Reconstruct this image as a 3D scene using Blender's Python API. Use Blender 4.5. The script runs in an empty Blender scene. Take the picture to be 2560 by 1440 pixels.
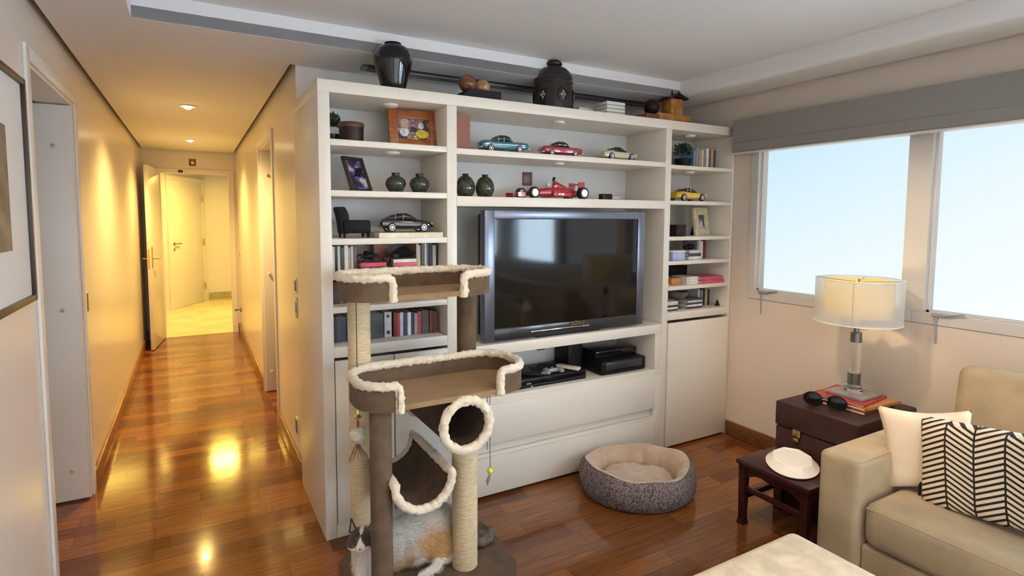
import bpy, bmesh, math, random
from mathutils import Vector, Matrix, noise
R = math.radians
random.seed(7)
C = bpy.context.scene.collection
SC = bpy.context.scene

# ------------------------------------------------------------------ camera
cd = bpy.data.cameras.new('camera')
cam = bpy.data.objects.new('camera', cd)
C.objects.link(cam)
CAM = Vector((-0.510, -2.519, 1.5))
yaw, pit, rol = R(28.54), R(-4.266), R(0.161)
fw = Vector((math.sin(yaw) * math.cos(pit), math.cos(yaw) * math.cos(pit), math.sin(pit)))
rt = Vector((math.cos(yaw), -math.sin(yaw), 0))
up = rt.cross(fw)
r2 = rt * math.cos(rol) + up * math.sin(rol)
u2 = -rt * math.sin(rol) + up * math.cos(rol)
cam.matrix_world = Matrix(((r2.x, u2.x, -fw.x, CAM.x), (r2.y, u2.y, -fw.y, CAM.y), (r2.z, u2.z, -fw.z, CAM.z), (0, 0, 0, 1)))
cd.sensor_width = 36
cd.sensor_fit = 'HORIZONTAL'
cd.lens = 1377.7 / 2560 * 36
cd.shift_x = 49.146 / 2560
cd.shift_y = -73.848 / 2560
cd.clip_start = .05
SC.camera = cam

# ------------------------------------------------------------------ view, world
SC.view_settings.view_transform = 'Standard'
SC.view_settings.look = 'None'
SC.view_settings.gamma = 1
SC.view_settings.exposure = 0.12
SC.view_settings.use_curve_mapping = False
W = bpy.data.worlds.new('world')
SC.world = W
W.use_nodes = True
nt = W.node_tree
for n in list(nt.nodes): nt.nodes.remove(n)
wo = nt.nodes.new('ShaderNodeOutputWorld'); bg = nt.nodes.new('ShaderNodeBackground')
tc = nt.nodes.new('ShaderNodeTexCoord'); sp = nt.nodes.new('ShaderNodeSeparateXYZ')
ma = nt.nodes.new('ShaderNodeMath'); ma.operation = 'MULTIPLY_ADD'
rp = nt.nodes.new('ShaderNodeValToRGB')
nt.links.new(tc.outputs['Generated'], sp.inputs[0])
# paler toward the south (right), bluer upward and toward the north-east
ma2 = nt.nodes.new('ShaderNodeMath'); ma2.operation = 'MULTIPLY_ADD'
nt.links.new(sp.outputs['Z'], ma2.inputs[0]); ma2.inputs[1].default_value = 1.1; ma2.inputs[2].default_value = 0.02
nt.links.new(sp.outputs['Y'], ma.inputs[0]); ma.inputs[1].default_value = .62
nt.links.new(ma2.outputs[0], ma.inputs[2])
rp.color_ramp.elements[0].position = 0.0; rp.color_ramp.elements[0].color = (.97, .99, 1.0, 1)
rp.color_ramp.elements[1].position = .58; rp.color_ramp.elements[1].color = (.50, .75, .93, 1)
e = rp.color_ramp.elements.new(.24); e.color = (.84, .94, .99, 1)
e = rp.color_ramp.elements.new(.42); e.color = (.68, .87, .98, 1)
nt.links.new(ma.outputs[0], rp.inputs[0])
nt.links.new(rp.outputs[0], bg.inputs[0]); bg.inputs[1].default_value = .95
nt.links.new(bg.outputs[0], wo.inputs[0])


def area(name, loc, target, sx, sy, power, col, spread=180):
    l = bpy.data.lights.new(name, 'AREA'); l.shape = 'RECTANGLE'; l.size = sx; l.size_y = sy
    l.energy = power; l.color = col; l.spread = R(spread)
    o = bpy.data.objects.new(name, l); C.objects.link(o); o.location = loc
    o.rotation_euler = (Vector(target) - Vector(loc)).to_track_quat('-Z', 'Y').to_euler()
    return o


def spot(name, loc, target, power, col, angle=110, rad=.04, blend=.8):
    l = bpy.data.lights.new(name, 'SPOT'); l.energy = power; l.color = col
    l.spot_size = R(angle); l.spot_blend = blend; l.shadow_soft_size = rad
    o = bpy.data.objects.new(name, l); C.objects.link(o); o.location = loc
    o.rotation_euler = (Vector(target) - Vector(loc)).to_track_quat('-Z', 'Y').to_euler()
    return o


WARM = (1, .66, .30)
DAY = (.62, .82, 1.0)
# unseen fill lamp added behind the camera; window-wall daylight south of the frame
area('rear_fill_light', (.8, -5.35, 1.3), (.4, 0, 1.0), 3.0, 2.1, 44, (.96, .96, 1.0))
area('daylight_window_south', (2.82, -3.975, 1.545), (0, -3.975, 1.545), 1.25, 1.03, 125, DAY)
area('daylight_window_centre', (2.82, -2.515, 1.545), (0, -2.515, 1.545), .85, 1.03, 44, DAY)
# warm corridor downlights, entry hall lamp, living room downlights
spot('downlight_near', (-.51, 2.13, 2.262), (-.51, 2.13, 0), 170, (1, .65, .21), 138, .035, 1)
spot('downlight_far', (-.50, 4.14, 2.262), (-.50, 4.14, 0), 140, (1, .64, .19), 138, .035, 1)
area('entry_hall_lamp', (-.1, 6.8, 2.28), (-.1, 6.8, 0), .5, .5, 64, (1, .68, .13))
spot('downlight_sofa', (1.0, -1.0, 2.39), (2.7, -1.0, .72), 150, (1, .72, .46), 60, .07, .6)
spot('downlight_centre', (.9, -1.9, 2.39), (.9, -.7, 0), 62, (1, .76, .48), 124, .08, .9)
spot('downlight_camera', (-.45, -1.6, 2.28), (-.3, -.6, 0), 16, (1, .70, .40), 140, .06, .9)

# ------------------------------------------------------------------ materials
MATS = {}


def mat(name, col, rough=.5, metal=0, var=0, scale=8, bump=0, bscale=60, spec=.5, coat=0, col2=None, stretch=None, trans=0, emis=None, estr=0, alpha=1, sheen=0, detail=4):
    m = bpy.data.materials.new(name); m.use_nodes = True
    t = m.node_tree; b = t.nodes['Principled BSDF']
    b.inputs['Roughness'].default_value = rough; b.inputs['Metallic'].default_value = metal
    b.inputs['Specular IOR Level'].default_value = spec
    b.inputs['Coat Weight'].default_value = coat
    b.inputs['Transmission Weight'].default_value = trans
    b.inputs['Alpha'].default_value = alpha
    b.inputs['Sheen Weight'].default_value = sheen
    c = (*col, 1); b.inputs['Base Color'].default_value = c
    if emis: b.inputs['Emission Color'].default_value = (*emis, 1); b.inputs['Emission Strength'].default_value = estr
    tcn = t.nodes.new('ShaderNodeTexCoord'); mp = t.nodes.new('ShaderNodeMapping')
    t.links.new(tcn.outputs['Object'], mp.inputs[0])
    if stretch: mp.inputs['Scale'].default_value = stretch
    if var or col2:
        n = t.nodes.new('ShaderNodeTexNoise'); n.inputs['Scale'].default_value = scale; n.inputs['Detail'].default_value = detail
        t.links.new(mp.outputs[0], n.inputs['Vector'])
        r = t.nodes.new('ShaderNodeValToRGB')
        if col2: a, z = c, (*col2, 1)
        else: a = tuple(max(0, x * (1 - var)) for x in col) + (1,); z = tuple(min(1, x * (1 + var)) for x in col) + (1,)
        r.color_ramp.elements[0].color = a; r.color_ramp.elements[1].color = z
        r.color_ramp.elements[0].position = .35; r.color_ramp.elements[1].position = .65
        t.links.new(n.outputs['Fac'], r.inputs[0]); t.links.new(r.outputs[0], b.inputs['Base Color'])
    if bump:
        n2 = t.nodes.new('ShaderNodeTexNoise'); n2.inputs['Scale'].default_value = bscale; n2.inputs['Detail'].default_value = 3
        t.links.new(mp.outputs[0], n2.inputs['Vector'])
        bp = t.nodes.new('ShaderNodeBump'); bp.inputs['Strength'].default_value = bump; bp.inputs['Distance'].default_value = .004
        t.links.new(n2.outputs['Fac'], bp.inputs['Height']); t.links.new(bp.outputs[0], b.inputs['Normal'])
    MATS[name] = m
    return m


M_wall = mat('wall_paint', (.77, .72, .66), .42, var=.015, scale=2, bump=.05, bscale=150)
M_hallwall = mat('satin_wall_paint', (.78, .73, .66), .24, var=.015, scale=2, bump=.06, bscale=5)
M_ceil = mat('ceiling_paint', (.79, .79, .80), .8, var=.01, scale=1)
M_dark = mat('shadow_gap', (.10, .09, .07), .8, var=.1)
M_lac = mat('cream_lacquer', (.80, .74, .645), .32, var=.012, scale=3)
M_lacback = mat('cabinet_back', (.72, .71, .69), .45, var=.02, scale=3)
M_trim = mat('white_trim', (.80, .77, .72), .3, var=.01)
M_base = mat('dark_wood_baseboard', (.16, .065, .025), .3, var=.3, scale=14, stretch=(1, 1, 6))
M_baseh = mat('corridor_baseboard', (.30, .13, .04), .25, var=.2, scale=10, stretch=(6, 1, 6))
M_black = mat('black_gloss', (.006, .006, .008), .08, var=.1)
M_blackm = mat('black_matte', (.006, .006, .007), .5, var=.2, scale=30, spec=.25)
M_ldark = mat('dark_leather', (.002, .002, .0025), .55, bump=.3, bscale=200, var=.1, spec=.2)
M_grey = mat('grey_metal', (.22, .21, .20), .3, .9, var=.1)
M_chrome = mat('chrome', (.8, .8, .8), .08, 1, var=.02)
M_white = mat('white_ceramic', (.88, .86, .82), .12, var=.01)
M_rubber = mat('tyre_rubber', (.01, .01, .01), .6, var=.1)
M_hub = mat('silver_hub', (.75, .75, .76), .25, .6, var=.05)
M_glassd = mat('dark_window_glass', (.02, .025, .03), .05, var=.1)
M_brass = mat('brass', (.65, .45, .16), .3, 1, var=.1)
M_gold = mat('gold', (.8, .6, .2), .3, .9, var=.1)
M_paper = mat('book_pages', (.78, .74, .64), .8, var=.08, scale=60, stretch=(1, 1, 20))
M_plush = mat('taupe_plush', (.135, .088, .055), .95, var=.14, scale=18, bump=.6, bscale=350, sheen=.08, spec=.1)
M_plushin = mat('taupe_plush_floor', (.29, .18, .09), .95, var=.08, scale=14, bump=.5, bscale=350, sheen=.08, spec=.1)
M_fur = mat('cream_faux_fur', (.80, .70, .54), .95, var=.10, scale=45, bump=1.0, bscale=220, sheen=.5)
M_sofa = mat('beige_suede', (.42, .325, .205), .85, var=.11, scale=6, bump=.15, bscale=90, sheen=.15, spec=.2)
M_ott = mat('pale_suede', (.64, .51, .35), .9, var=.16, scale=16, bump=.2, bscale=90, sheen=.1, detail=8, spec=.2)
M_cream = mat('cream_linen', (.72, .59, .43), .9, var=.04, scale=9, bump=.4, bscale=400)
M_trunk = mat('brown_leather', (.040, .015, .013), .42, spec=.3, var=.12, scale=12, bump=.25, bscale=160)
M_rosew = mat('dark_rosewood', (.036, .009, .008), .28, spec=.35, var=.25, scale=14, stretch=(1, 8, 1))
M_cherry = mat('cherry_wood', (.30, .085, .018), .35, var=.3, scale=16, stretch=(1, 1, 7))
M_rust = mat('red_brown_leather', (.25, .075, .035), .45, var=.15, scale=12)
M_boxw = mat('carved_red_wood', (.25, .075, .028), .45, var=.35, scale=20)
M_boxo = mat('ochre_wood', (.42, .19, .045), .5, var=.3, scale=20)
M_dkb = mat('dark_box_lacquer', (.022, .009, .008), .4, var=.2, spec=.25)
M_leaf = mat('leaf_green', (.035, .075, .03), .6, var=.5, scale=30)
M_bedin = mat('beige_fleece', (.58, .42, .29), .95, var=.08, scale=18, bump=.6, bscale=180, sheen=.5)
M_bulb = mat('lamp_glow', (1, .8, .5), .5, emis=(1, .80, .45), estr=26, var=.01)
M_blind = mat('grey_blind_fabric', (.27, .255, .235), .85, var=.04, scale=30, stretch=(1, 1, 25), bump=.1, bscale=200)
M_fr = mat('window_frame_white', (.58, .56, .53), .35, var=.01)
M_tile = mat('entry_tile', (.80, .68, .42), .25, var=.1, scale=3)
M_cgrey = mat('soft_grey_plastic', (.30, .31, .33), .35, var=.05)

# wooden plank floor
mf = bpy.data.materials.new('wood_plank_floor'); mf.use_nodes = True
t = mf.node_tree; b = t.nodes['Principled BSDF']
tcn = t.nodes.new('ShaderNodeTexCoord'); mp = t.nodes.new('ShaderNodeMapping')
t.links.new(tcn.outputs['Object'], mp.inputs[0])
br = t.nodes.new('ShaderNodeTexBrick')
br.inputs['Scale'].default_value = 1; br.inputs['Brick Width'].default_value = .52; br.inputs['Row Height'].default_value = .098
br.inputs['Mortar Size'].default_value = .0009; br.inputs['Mortar Smooth'].default_value = .2; br.inputs['Bias'].default_value = -.1
br.offset = .37; br.offset_frequency = 2; br.squash = 1.25; br.squash_frequency = 3
br.inputs['Color1'].default_value = (.145, .046, .014, 1); br.inputs['Color2'].default_value = (.33, .125, .033, 1)
br.inputs['Mortar'].default_value = (.06, .018, .008, 1)
t.links.new(mp.outputs[0], br.inputs['Vector'])
mp2 = t.nodes.new('ShaderNodeMapping'); mp2.inputs['Scale'].default_value = (3, 38, 1)
t.links.new(tcn.outputs['Object'], mp2.inputs[0])
n = t.nodes.new('ShaderNodeTexNoise'); n.inputs['Scale'].default_value = 1.6; n.inputs['Detail'].default_value = 6
t.links.new(mp2.outputs[0], n.inputs['Vector'])
mx = t.nodes.new('ShaderNodeMix'); mx.data_type = 'RGBA'; mx.blend_type = 'MULTIPLY'; mx.inputs['Factor'].default_value = .55
r = t.nodes.new('ShaderNodeValToRGB')
r.color_ramp.elements[0].color = (.45, .42, .4, 1); r.color_ramp.elements[1].color = (1.25, 1.2, 1.15, 1)
r.color_ramp.elements[0].position = .3; r.color_ramp.elements[1].position = .7
t.links.new(n.outputs['Fac'], r.inputs[0])
t.links.new(br.outputs['Color'], mx.inputs['A']); t.links.new(r.outputs[0], mx.inputs['B'])
t.links.new(mx.outputs['Result'], b.inputs['Base Color'])
b.inputs['Roughness'].default_value = .13; b.inputs['Specular IOR Level'].default_value = .4; b.inputs['Coat Weight'].default_value = .1; b.inputs['Coat Roughness'].default_value = .05
bp = t.nodes.new('ShaderNodeBump'); bp.inputs['Strength'].default_value = .035; bp.inputs['Distance'].default_value = .01
n3 = t.nodes.new('ShaderNodeTexNoise'); n3.inputs['Scale'].default_value = 7; t.links.new(tcn.outputs['Object'], n3.inputs['Vector'])
t.links.new(n3.outputs['Fac'], bp.inputs['Height']); t.links.new(bp.outputs[0], b.inputs['Normal']); t.links.new(bp.outputs[0], b.inputs['Coat Normal'])
M_floor = mf


def glassmat(name, col, rough=0, ior=1.45):
    m = bpy.data.materials.new(name); m.use_nodes = True
    b = m.node_tree.nodes['Principled BSDF']
    b.inputs['Base Color'].default_value = (*col, 1); b.inputs['Transmission Weight'].default_value = 1
    b.inputs['Roughness'].default_value = rough; b.inputs['IOR'].default_value = ior
    return m


M_glass = glassmat('window_glass', (1, 1, 1), 0, 1.02)
M_crystal = glassmat('crystal', (.97, .99, 1), .02, 1.45)


def sheer(name, col, a):
    m = bpy.data.materials.new(name); m.use_nodes = True; t = m.node_tree
    for n in list(t.nodes): t.nodes.remove(n)
    o = t.nodes.new('ShaderNodeOutputMaterial'); mx = t.nodes.new('ShaderNodeMixShader')
    tr = t.nodes.new('ShaderNodeBsdfTransparent'); ad = t.nodes.new('ShaderNodeMixShader'); ad.inputs[0].default_value = .6
    d = t.nodes.new('ShaderNodeBsdfDiffuse'); l = t.nodes.new('ShaderNodeBsdfTranslucent')
    d.inputs[0].default_value = (*col, 1); l.inputs[0].default_value = (*col, 1)
    t.links.new(d.outputs[0], ad.inputs[1]); t.links.new(l.outputs[0], ad.inputs[2])
    mx.inputs[0].default_value = a
    t.links.new(tr.outputs[0], mx.inputs[1]); t.links.new(ad.outputs[0], mx.inputs[2]); t.links.new(mx.outputs[0], o.inputs[0])
    return m


M_sheer = sheer('white_organza', (.82, .87, .94), .36)
M_shade = sheer('cream_shade_fabric', (.74, .64, .34), .97)


def speckle(name, a, bcol, scale, rough=.9):
    m = bpy.data.materials.new(name); m.use_nodes = True; t = m.node_tree; b = t.nodes['Principled BSDF']
    tc = t.nodes.new('ShaderNodeTexCoord'); v = t.nodes.new('ShaderNodeTexVoronoi'); v.inputs['Scale'].default_value = scale
    n = t.nodes.new('ShaderNodeTexNoise'); n.inputs['Scale'].default_value = scale * .6; n.inputs['Detail'].default_value = 5
    t.links.new(tc.outputs['Object'], v.inputs['Vector']); t.links.new(tc.outputs['Object'], n.inputs['Vector'])
    mt = t.nodes.new('ShaderNodeMath'); mt.operation = 'MULTIPLY'
    t.links.new(v.outputs['Distance'], mt.inputs[0]); t.links.new(n.outputs['Fac'], mt.inputs[1])
    r = t.nodes.new('ShaderNodeValToRGB'); r.color_ramp.elements[0].position = .12; r.color_ramp.elements[1].position = .3
    r.color_ramp.elements[0].color = (*a, 1); r.color_ramp.elements[1].color = (*bcol, 1)
    t.links.new(mt.outputs[0], r.inputs[0]); t.links.new(r.outputs[0], b.inputs['Base Color']); b.inputs['Roughness'].default_value = rough
    return m


M_bedout = speckle('grey_spotted_fabric', (.045, .033, .034), (.24, .195, .19), 120)
M_jarvase = speckle('dark_olive_glaze', (.012, .016, .010), (.045, .052, .035), 70, .10)


def photo(name, stops, scale, stretch=(1, 1, 1), seed=0):
    m = bpy.data.materials.new(name); m.use_nodes = True; t = m.node_tree; b = t.nodes['Principled BSDF']
    tc = t.nodes.new('ShaderNodeTexCoord'); mp = t.nodes.new('ShaderNodeMapping'); mp.inputs['Scale'].default_value = stretch; mp.inputs['Location'].default_value = (seed, seed * .7, seed * 1.3)
    n = t.nodes.new('ShaderNodeTexNoise'); n.inputs['Scale'].default_value = scale; n.inputs['Detail'].default_value = 5
    t.links.new(tc.outputs['Object'], mp.inputs[0]); t.links.new(mp.outputs[0], n.inputs['Vector'])
    r = t.nodes.new('ShaderNodeValToRGB'); r.color_ramp.interpolation = 'EASE'
    for i, (p, c) in enumerate(stops):
        e = r.color_ramp.elements[i] if i < 2 else r.color_ramp.elements.new(p)
        e.position = p; e.color = (*c, 1)
    t.links.new(n.outputs['Fac'], r.inputs[0]); t.links.new(r.outputs[0], b.inputs['Base Color']); b.inputs['Roughness'].default_value = .2
    return m


# chevron fabric: striped V columns, object space (Y across, Z up on a pillow lying in local XY)
def chevron():
    m = bpy.data.materials.new('chevron_fabric'); m.use_nodes = True; t = m.node_tree; b = t.nodes['Principled BSDF']
    tc = t.nodes.new('ShaderNodeTexCoord'); s = t.nodes.new('ShaderNodeSeparateXYZ'); t.links.new(tc.outputs['Object'], s.inputs[0])

    def mth(op, a, bb=None, c=None):
        n = t.nodes.new('ShaderNodeMath'); n.operation = op
        for i, v in enumerate((a, bb, c)):
            if v is None: continue
            if isinstance(v, (int, float)): n.inputs[i].default_value = v
            else: t.links.new(v, n.inputs[i])
        return n.outputs[0]
    w = .088
    u = mth('DIVIDE', s.outputs['X'], w)
    tri = mth('PINGPONG', u, 1.0)                 # 0..1..0 over two columns
    v = mth('ADD', mth('DIVIDE', s.outputs['Y'], .0205), mth('MULTIPLY', tri, 2.3))
    st = mth('GREATER_THAN', mth('FRACT', v), .57)
    fr = mth('FRACT', u)
    edge = mth('LESS_THAN', mth('MINIMUM', fr, mth('SUBTRACT', 1, fr)), .035)
    f = mth('MAXIMUM', st, edge)
    mx = t.nodes.new('ShaderNodeMix'); mx.data_type = 'RGBA'
    mx.inputs['A'].default_value = (.74, .63, .47, 1); mx.inputs['B'].default_value = (.018, .012, .012, 1)
    t.links.new(f, mx.inputs['Factor']); t.links.new(mx.outputs['Result'], b.inputs['Base Color']); b.inputs['Roughness'].default_value = .9
    return m


M_chev = chevron()


# ------------------------------------------------------------------ mesh builder
class B:
    def __init__(s): s.bm = bmesh.new(); s.m = 0

    def _mark(s, faces):
        for f in faces: f.material_index = s.m

    def box(s, x0, y0, z0, x1, y1, z1, bev=0, seg=2, rot=None, piv=None):
        r = bmesh.ops.create_cube(s.bm, size=1)
        vs = r['verts']
        c = Vector(((x0 + x1) / 2, (y0 + y1) / 2, (z0 + z1) / 2)); d = Vector((x1 - x0, y1 - y0, z1 - z0))
        for v in vs: v.co = Vector((v.co.x * d.x, v.co.y * d.y, v.co.z * d.z)) + c
        fs = set(f for v in vs for f in v.link_faces)
        if bev:
            es = set(e for v in vs for e in v.link_edges)
            rr = bmesh.ops.bevel(s.bm, geom=list(es), offset=bev, segments=seg, profile=.5, affect='EDGES')
            fs = set(f for f in rr['faces']) | set(f for v in rr['verts'] for f in v.link_faces)
            vs = list(set(v for f in fs for v in f.verts))
        if rot:
            p = Vector(piv) if piv else c
            for v in vs: v.co = rot @ (v.co - p) + p
        s._mark(fs); return vs

    def ring(s, rings, cap0=True, cap1=True, closed=True):
        vr = [[s.bm.verts.new(p) for p in r] for r in rings]
        n = len(vr[0]); k = n if closed else n - 1
        for a, b_ in zip(vr, vr[1:]):
            for i in range(k):
                f = s.bm.faces.new((a[i], a[(i + 1) % n], b_[(i + 1) % n], b_[i])); f.material_index = s.m
        if closed and cap0: f = s.bm.faces.new(vr[0][::-1]); f.material_index = s.m
        if closed and cap1: f = s.bm.faces.new(vr[-1]); f.material_index = s.m
        return vr

    def lathe(s, prof, c=(0, 0, 0), seg=28, axis='z', sx=1, sy=1):
        rings = []
        for r_, z in prof:
            r_ = max(r_, .0004); ring = []
            for i in range(seg):
                a = 2 * math.pi * i / seg; p = (r_ * math.cos(a) * sx, r_ * math.sin(a) * sy, z)
                if axis == 'y': p = (p[0], z, -p[1])
                if axis == 'x': p = (z, p[0], p[1])
                ring.append(Vector(p) + Vector(c))
            rings.append(ring)
        s.ring(rings)

    def cyl(s, p0, p1, r0, r1=None, seg=20):
        s.tube([p0, p1], [r0, r0 if r1 is None else r1], seg)

    def tube(s, pts, rad, seg=10, jit=0, closed=False, cap=True, flat=1):
        pts = [Vector(p) for p in pts]; n = len(pts)
        if not isinstance(rad, (list, tuple)): rad = [rad] * n
        tang = []
        for i in range(n):
            a = pts[(i - 1) % n] if (closed or i > 0) else pts[0]
            b_ = pts[(i + 1) % n] if (closed or i < n - 1) else pts[-1]
            tang.append((b_ - a).normalized())
        nrm = Vector((0, 0, 1)) if abs(tang[0].z) < .9 else Vector((1, 0, 0))
        rings = []
        for i in range(n):
            T = tang[i]; nrm = (nrm - T * nrm.dot(T))
            if nrm.length < 1e-5: nrm = T.orthogonal()
            nrm.normalize(); bn = T.cross(nrm)
            rg = []
            for k in range(seg):
                a = 2 * math.pi * k / seg; rr = rad[i]
                d = nrm * math.cos(a) * flat + bn * math.sin(a)
                if jit:
                    q = pts[i] + d * rr
                    rr *= 1 + jit * (noise.noise(q * 75) + .6 * noise.noise(q * 170))
                rg.append(pts[i] + d * rr)
            rings.append(rg)
        if closed: s.ring(rings + [rings[0]], False, False)
        else: s.ring(rings, cap, cap)

    def ball(s, c, r_, seg=20, rot=None):
        if not isinstance(r_, (tuple, list)): r_ = (r_, r_, r_)
        q = bmesh.ops.create_uvsphere(s.bm, u_segments=seg, v_segments=max(6, seg * 2 // 3), radius=1)
        for v in q['verts']:
            p = Vector((v.co.x * r_[0], v.co.y * r_[1], v.co.z * r_[2]))
            if rot: p = rot @ p
            v.co = p + Vector(c)
        s._mark(set(f for v in q['verts'] for f in v.link_faces))

    def prism(s, pts, d, vec):
        """pts: 3D outline, extruded by vec*d"""
        v = Vector(vec) * d
        s.ring([[Vector(p) for p in pts], [Vector(p) + v for p in pts]])

    def quad(s, *p):
        f = s.bm.faces.new([s.bm.verts.new(q) for q in p]); f.material_index = s.m

    def obj(s, name, mats, parent=None, smooth=True, label=None, ang=38, merge=False):
        bm = s.bm
        if merge: bmesh.ops.remove_doubles(bm, verts=bm.verts, dist=1e-5)
        bmesh.ops.recalc_face_normals(bm, faces=bm.faces)
        me = bpy.data.meshes.new(name); bm.to_mesh(me); bm.free()
        if not isinstance(mats, (list, tuple)): mats = [mats]
        for m in mats: me.materials.append(m)
        if smooth:
            me.polygons.foreach_set('use_smooth', [True] * len(me.polygons)); me.set_sharp_from_angle(angle=R(ang))
        o = bpy.data.objects.new(name, me); C.objects.link(o)
        if parent: o.parent = parent
        if label: o['label'] = label
        return o


def thing(name, label, cat, loc=(0, 0, 0), rz=0, group=None):
    o = bpy.data.objects.new(name, None); C.objects.link(o); o.location = loc; o.rotation_euler = (0, 0, rz)
    o.empty_display_size = .05
    o['label'] = label; o['category'] = cat
    if group: o['group'] = group
    return o


def tag(o, label, cat, group=None, loc=None, rz=None):
    o['label'] = label; o['category'] = cat
    if group: o['group'] = group
    if loc: o.location = loc
    if rz is not None: o.rotation_euler = (0, 0, rz)
    return o


def struct(o, label=None, cat=None):
    o['kind'] = 'structure'
    if label: o['label'] = label
    if cat: o['category'] = cat
    return o


# ------------------------------------------------------------------ room shell
XL, ZS, ZM, YE, XW, YB = -1.03, 2.304, 2.41, 5.30, 2.72, .64
f = B(); f.box(XL - .9, -5.2, -.06, XW + .0, YE + .02, 0)
struct(f.obj('floor', M_floor, smooth=False), 'polished red-brown hardwood plank floor', 'floor')
f = B(); f.box(-2.4, YE + .02, -.06, 2.0, 9.6, .003)
struct(f.obj('floor', M_tile, smooth=False), 'glossy cream tiled floor of the entry hall', 'floor')

g = .028
c = B()
c.box(-.70, -5.2, ZM, 2.40, .20, ZM + .06)
struct(c.obj('ceiling', M_ceil, smooth=False), 'raised white living room ceiling', 'ceiling')
c = B()
c.box(XL + g, -5.2, ZS, -.70, .20, ZM + .06)                      # left strip
c.box(XL + g, .20, ZS, -g, YE - g, ZS + .05)                       # corridor
c.box(-g, .20, ZS, XW - g, YB - g, ZS + .05)                       # over the bookcase
c.box(XL + g, .20, ZS + .001, XW - g, .24, ZM + .06)
struct(c.obj('ceiling', M_ceil, smooth=False), 'lowered white plasterboard ceiling over corridor and bookcase', 'ceiling')
c = B()
pts = []
for i in range(7):
    a = R(180 + 15 * i); pts.append((2.40 + .03 + .03 * math.cos(a), -5.2, ZS + .03 + .03 * math.sin(a)))
pts += [(XW - g, -5.2, ZS), (XW - g, -5.2, ZM + .06), (2.40, -5.2, ZM + .06)]
c.prism(pts, 5.40, (0, 1, 0))
struct(c.obj('ceiling', M_ceil), 'dropped soffit with rounded lip above the window', 'ceiling')
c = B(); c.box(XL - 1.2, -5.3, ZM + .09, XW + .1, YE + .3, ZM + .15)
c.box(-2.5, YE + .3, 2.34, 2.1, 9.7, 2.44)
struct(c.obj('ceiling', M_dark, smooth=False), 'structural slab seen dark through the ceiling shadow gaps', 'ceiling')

# left wall with doorway (y .14 - 1.03)
w = B(); T = .14
w.box(XL - T, -5.2, 0, XL, .14, ZM + .1); w.box(XL - T, 1.03, 0, XL, YE, ZM + .1); w.box(XL - T, .14, 2.075, XL, 1.03, ZM + .1)
struct(w.obj('wall_left', M_hallwall, smooth=False), 'long satin white corridor wall on the left', 'wall')
w = B()
w.box(XL - .9, -.5, 0, XL - .88, 1.9, 2.4); w.box(XL - .9, 1.88, 0, XL - T, 1.9, 2.4); w.box(XL - .9, -.5, 0, XL - T, -.48, 2.4)
struct(w.obj('wall_side_room', M_wall, smooth=False), 'wall of the room through the left doorway', 'wall')
# corridor right wall with doorway y 1.66 - 2.50
w = B()
w.box(0, YB - .02, 0, T, 1.66, ZM + .1); w.box(0, 2.50, 0, T, YE, ZM + .1); w.box(0, 1.66, 2.06, T, 2.50, ZM + .1)
struct(w.obj('wall_corridor_right', M_hallwall, smooth=False), 'satin white corridor wall on the right, beside the bookcase', 'wall')
w = B(); w.box(T, YB, 0, XW + .15, YB + .1, ZM + .1)
w.box(T, 2.62, 0, 1.2, 2.66, 2.4); w.box(1.2, .74, 0, 1.24, 2.66, 2.4)
struct(w.obj('wall_back', M_wall, smooth=False), 'off-white wall behind the bookcase', 'wall')
# end wall with doorway
DX0, DX1, DZ = -.845, -.075, 2.03
w = B()
w.box(XL - T, YE, 0, DX0, YE + .12, ZM + .1); w.box(DX1, YE, 0, T, YE + .12, ZM + .1); w.box(DX0, YE, DZ, DX1, YE + .12, ZM + .1)
struct(w.obj('wall_corridor_end', M_wall, smooth=False), 'wall closing the far end of the corridor', 'wall')
# entry hall walls: slanted wall with the far door, then the straight one
w = B()
sl0, sl1 = Vector((-1.15, 7.10)), Vector((-.30, 8.62))
dv = (sl1 - sl0).normalized(); nv = Vector((-dv.y, dv.x))
A0 = sl0 - dv * 1.2
w.prism([(A0.x, A0.y, 0), (sl1.x, sl1.y, 0), (sl1.x + nv.x * .1, sl1.y + nv.y * .1, 0), (A0.x + nv.x * .1, A0.y + nv.y * .1, 0)], 2.35, (0, 0, 1))
w.box(-.34, 8.62, 0, 2.0, 8.72, 2.35); w.box(1.9, YE + .1, 0, 2.0, 8.7, 2.35)
w.box(-2.4, YE + .12, 0, -2.3, 8, 2.35)
struct(w.obj('wall_entry_hall', M_wall, smooth=False), 'entry hall walls beyond the open door', 'wall')
w = B(); w.box(-.28, 8.60, 0, 1.9, 8.62, .13)
struct(w.obj('baseboard_entry', mat('tile_skirting', (.42, .36, .16), .3, var=.1), smooth=False), 'olive tile skirting in the entry hall', 'baseboard')

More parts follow.
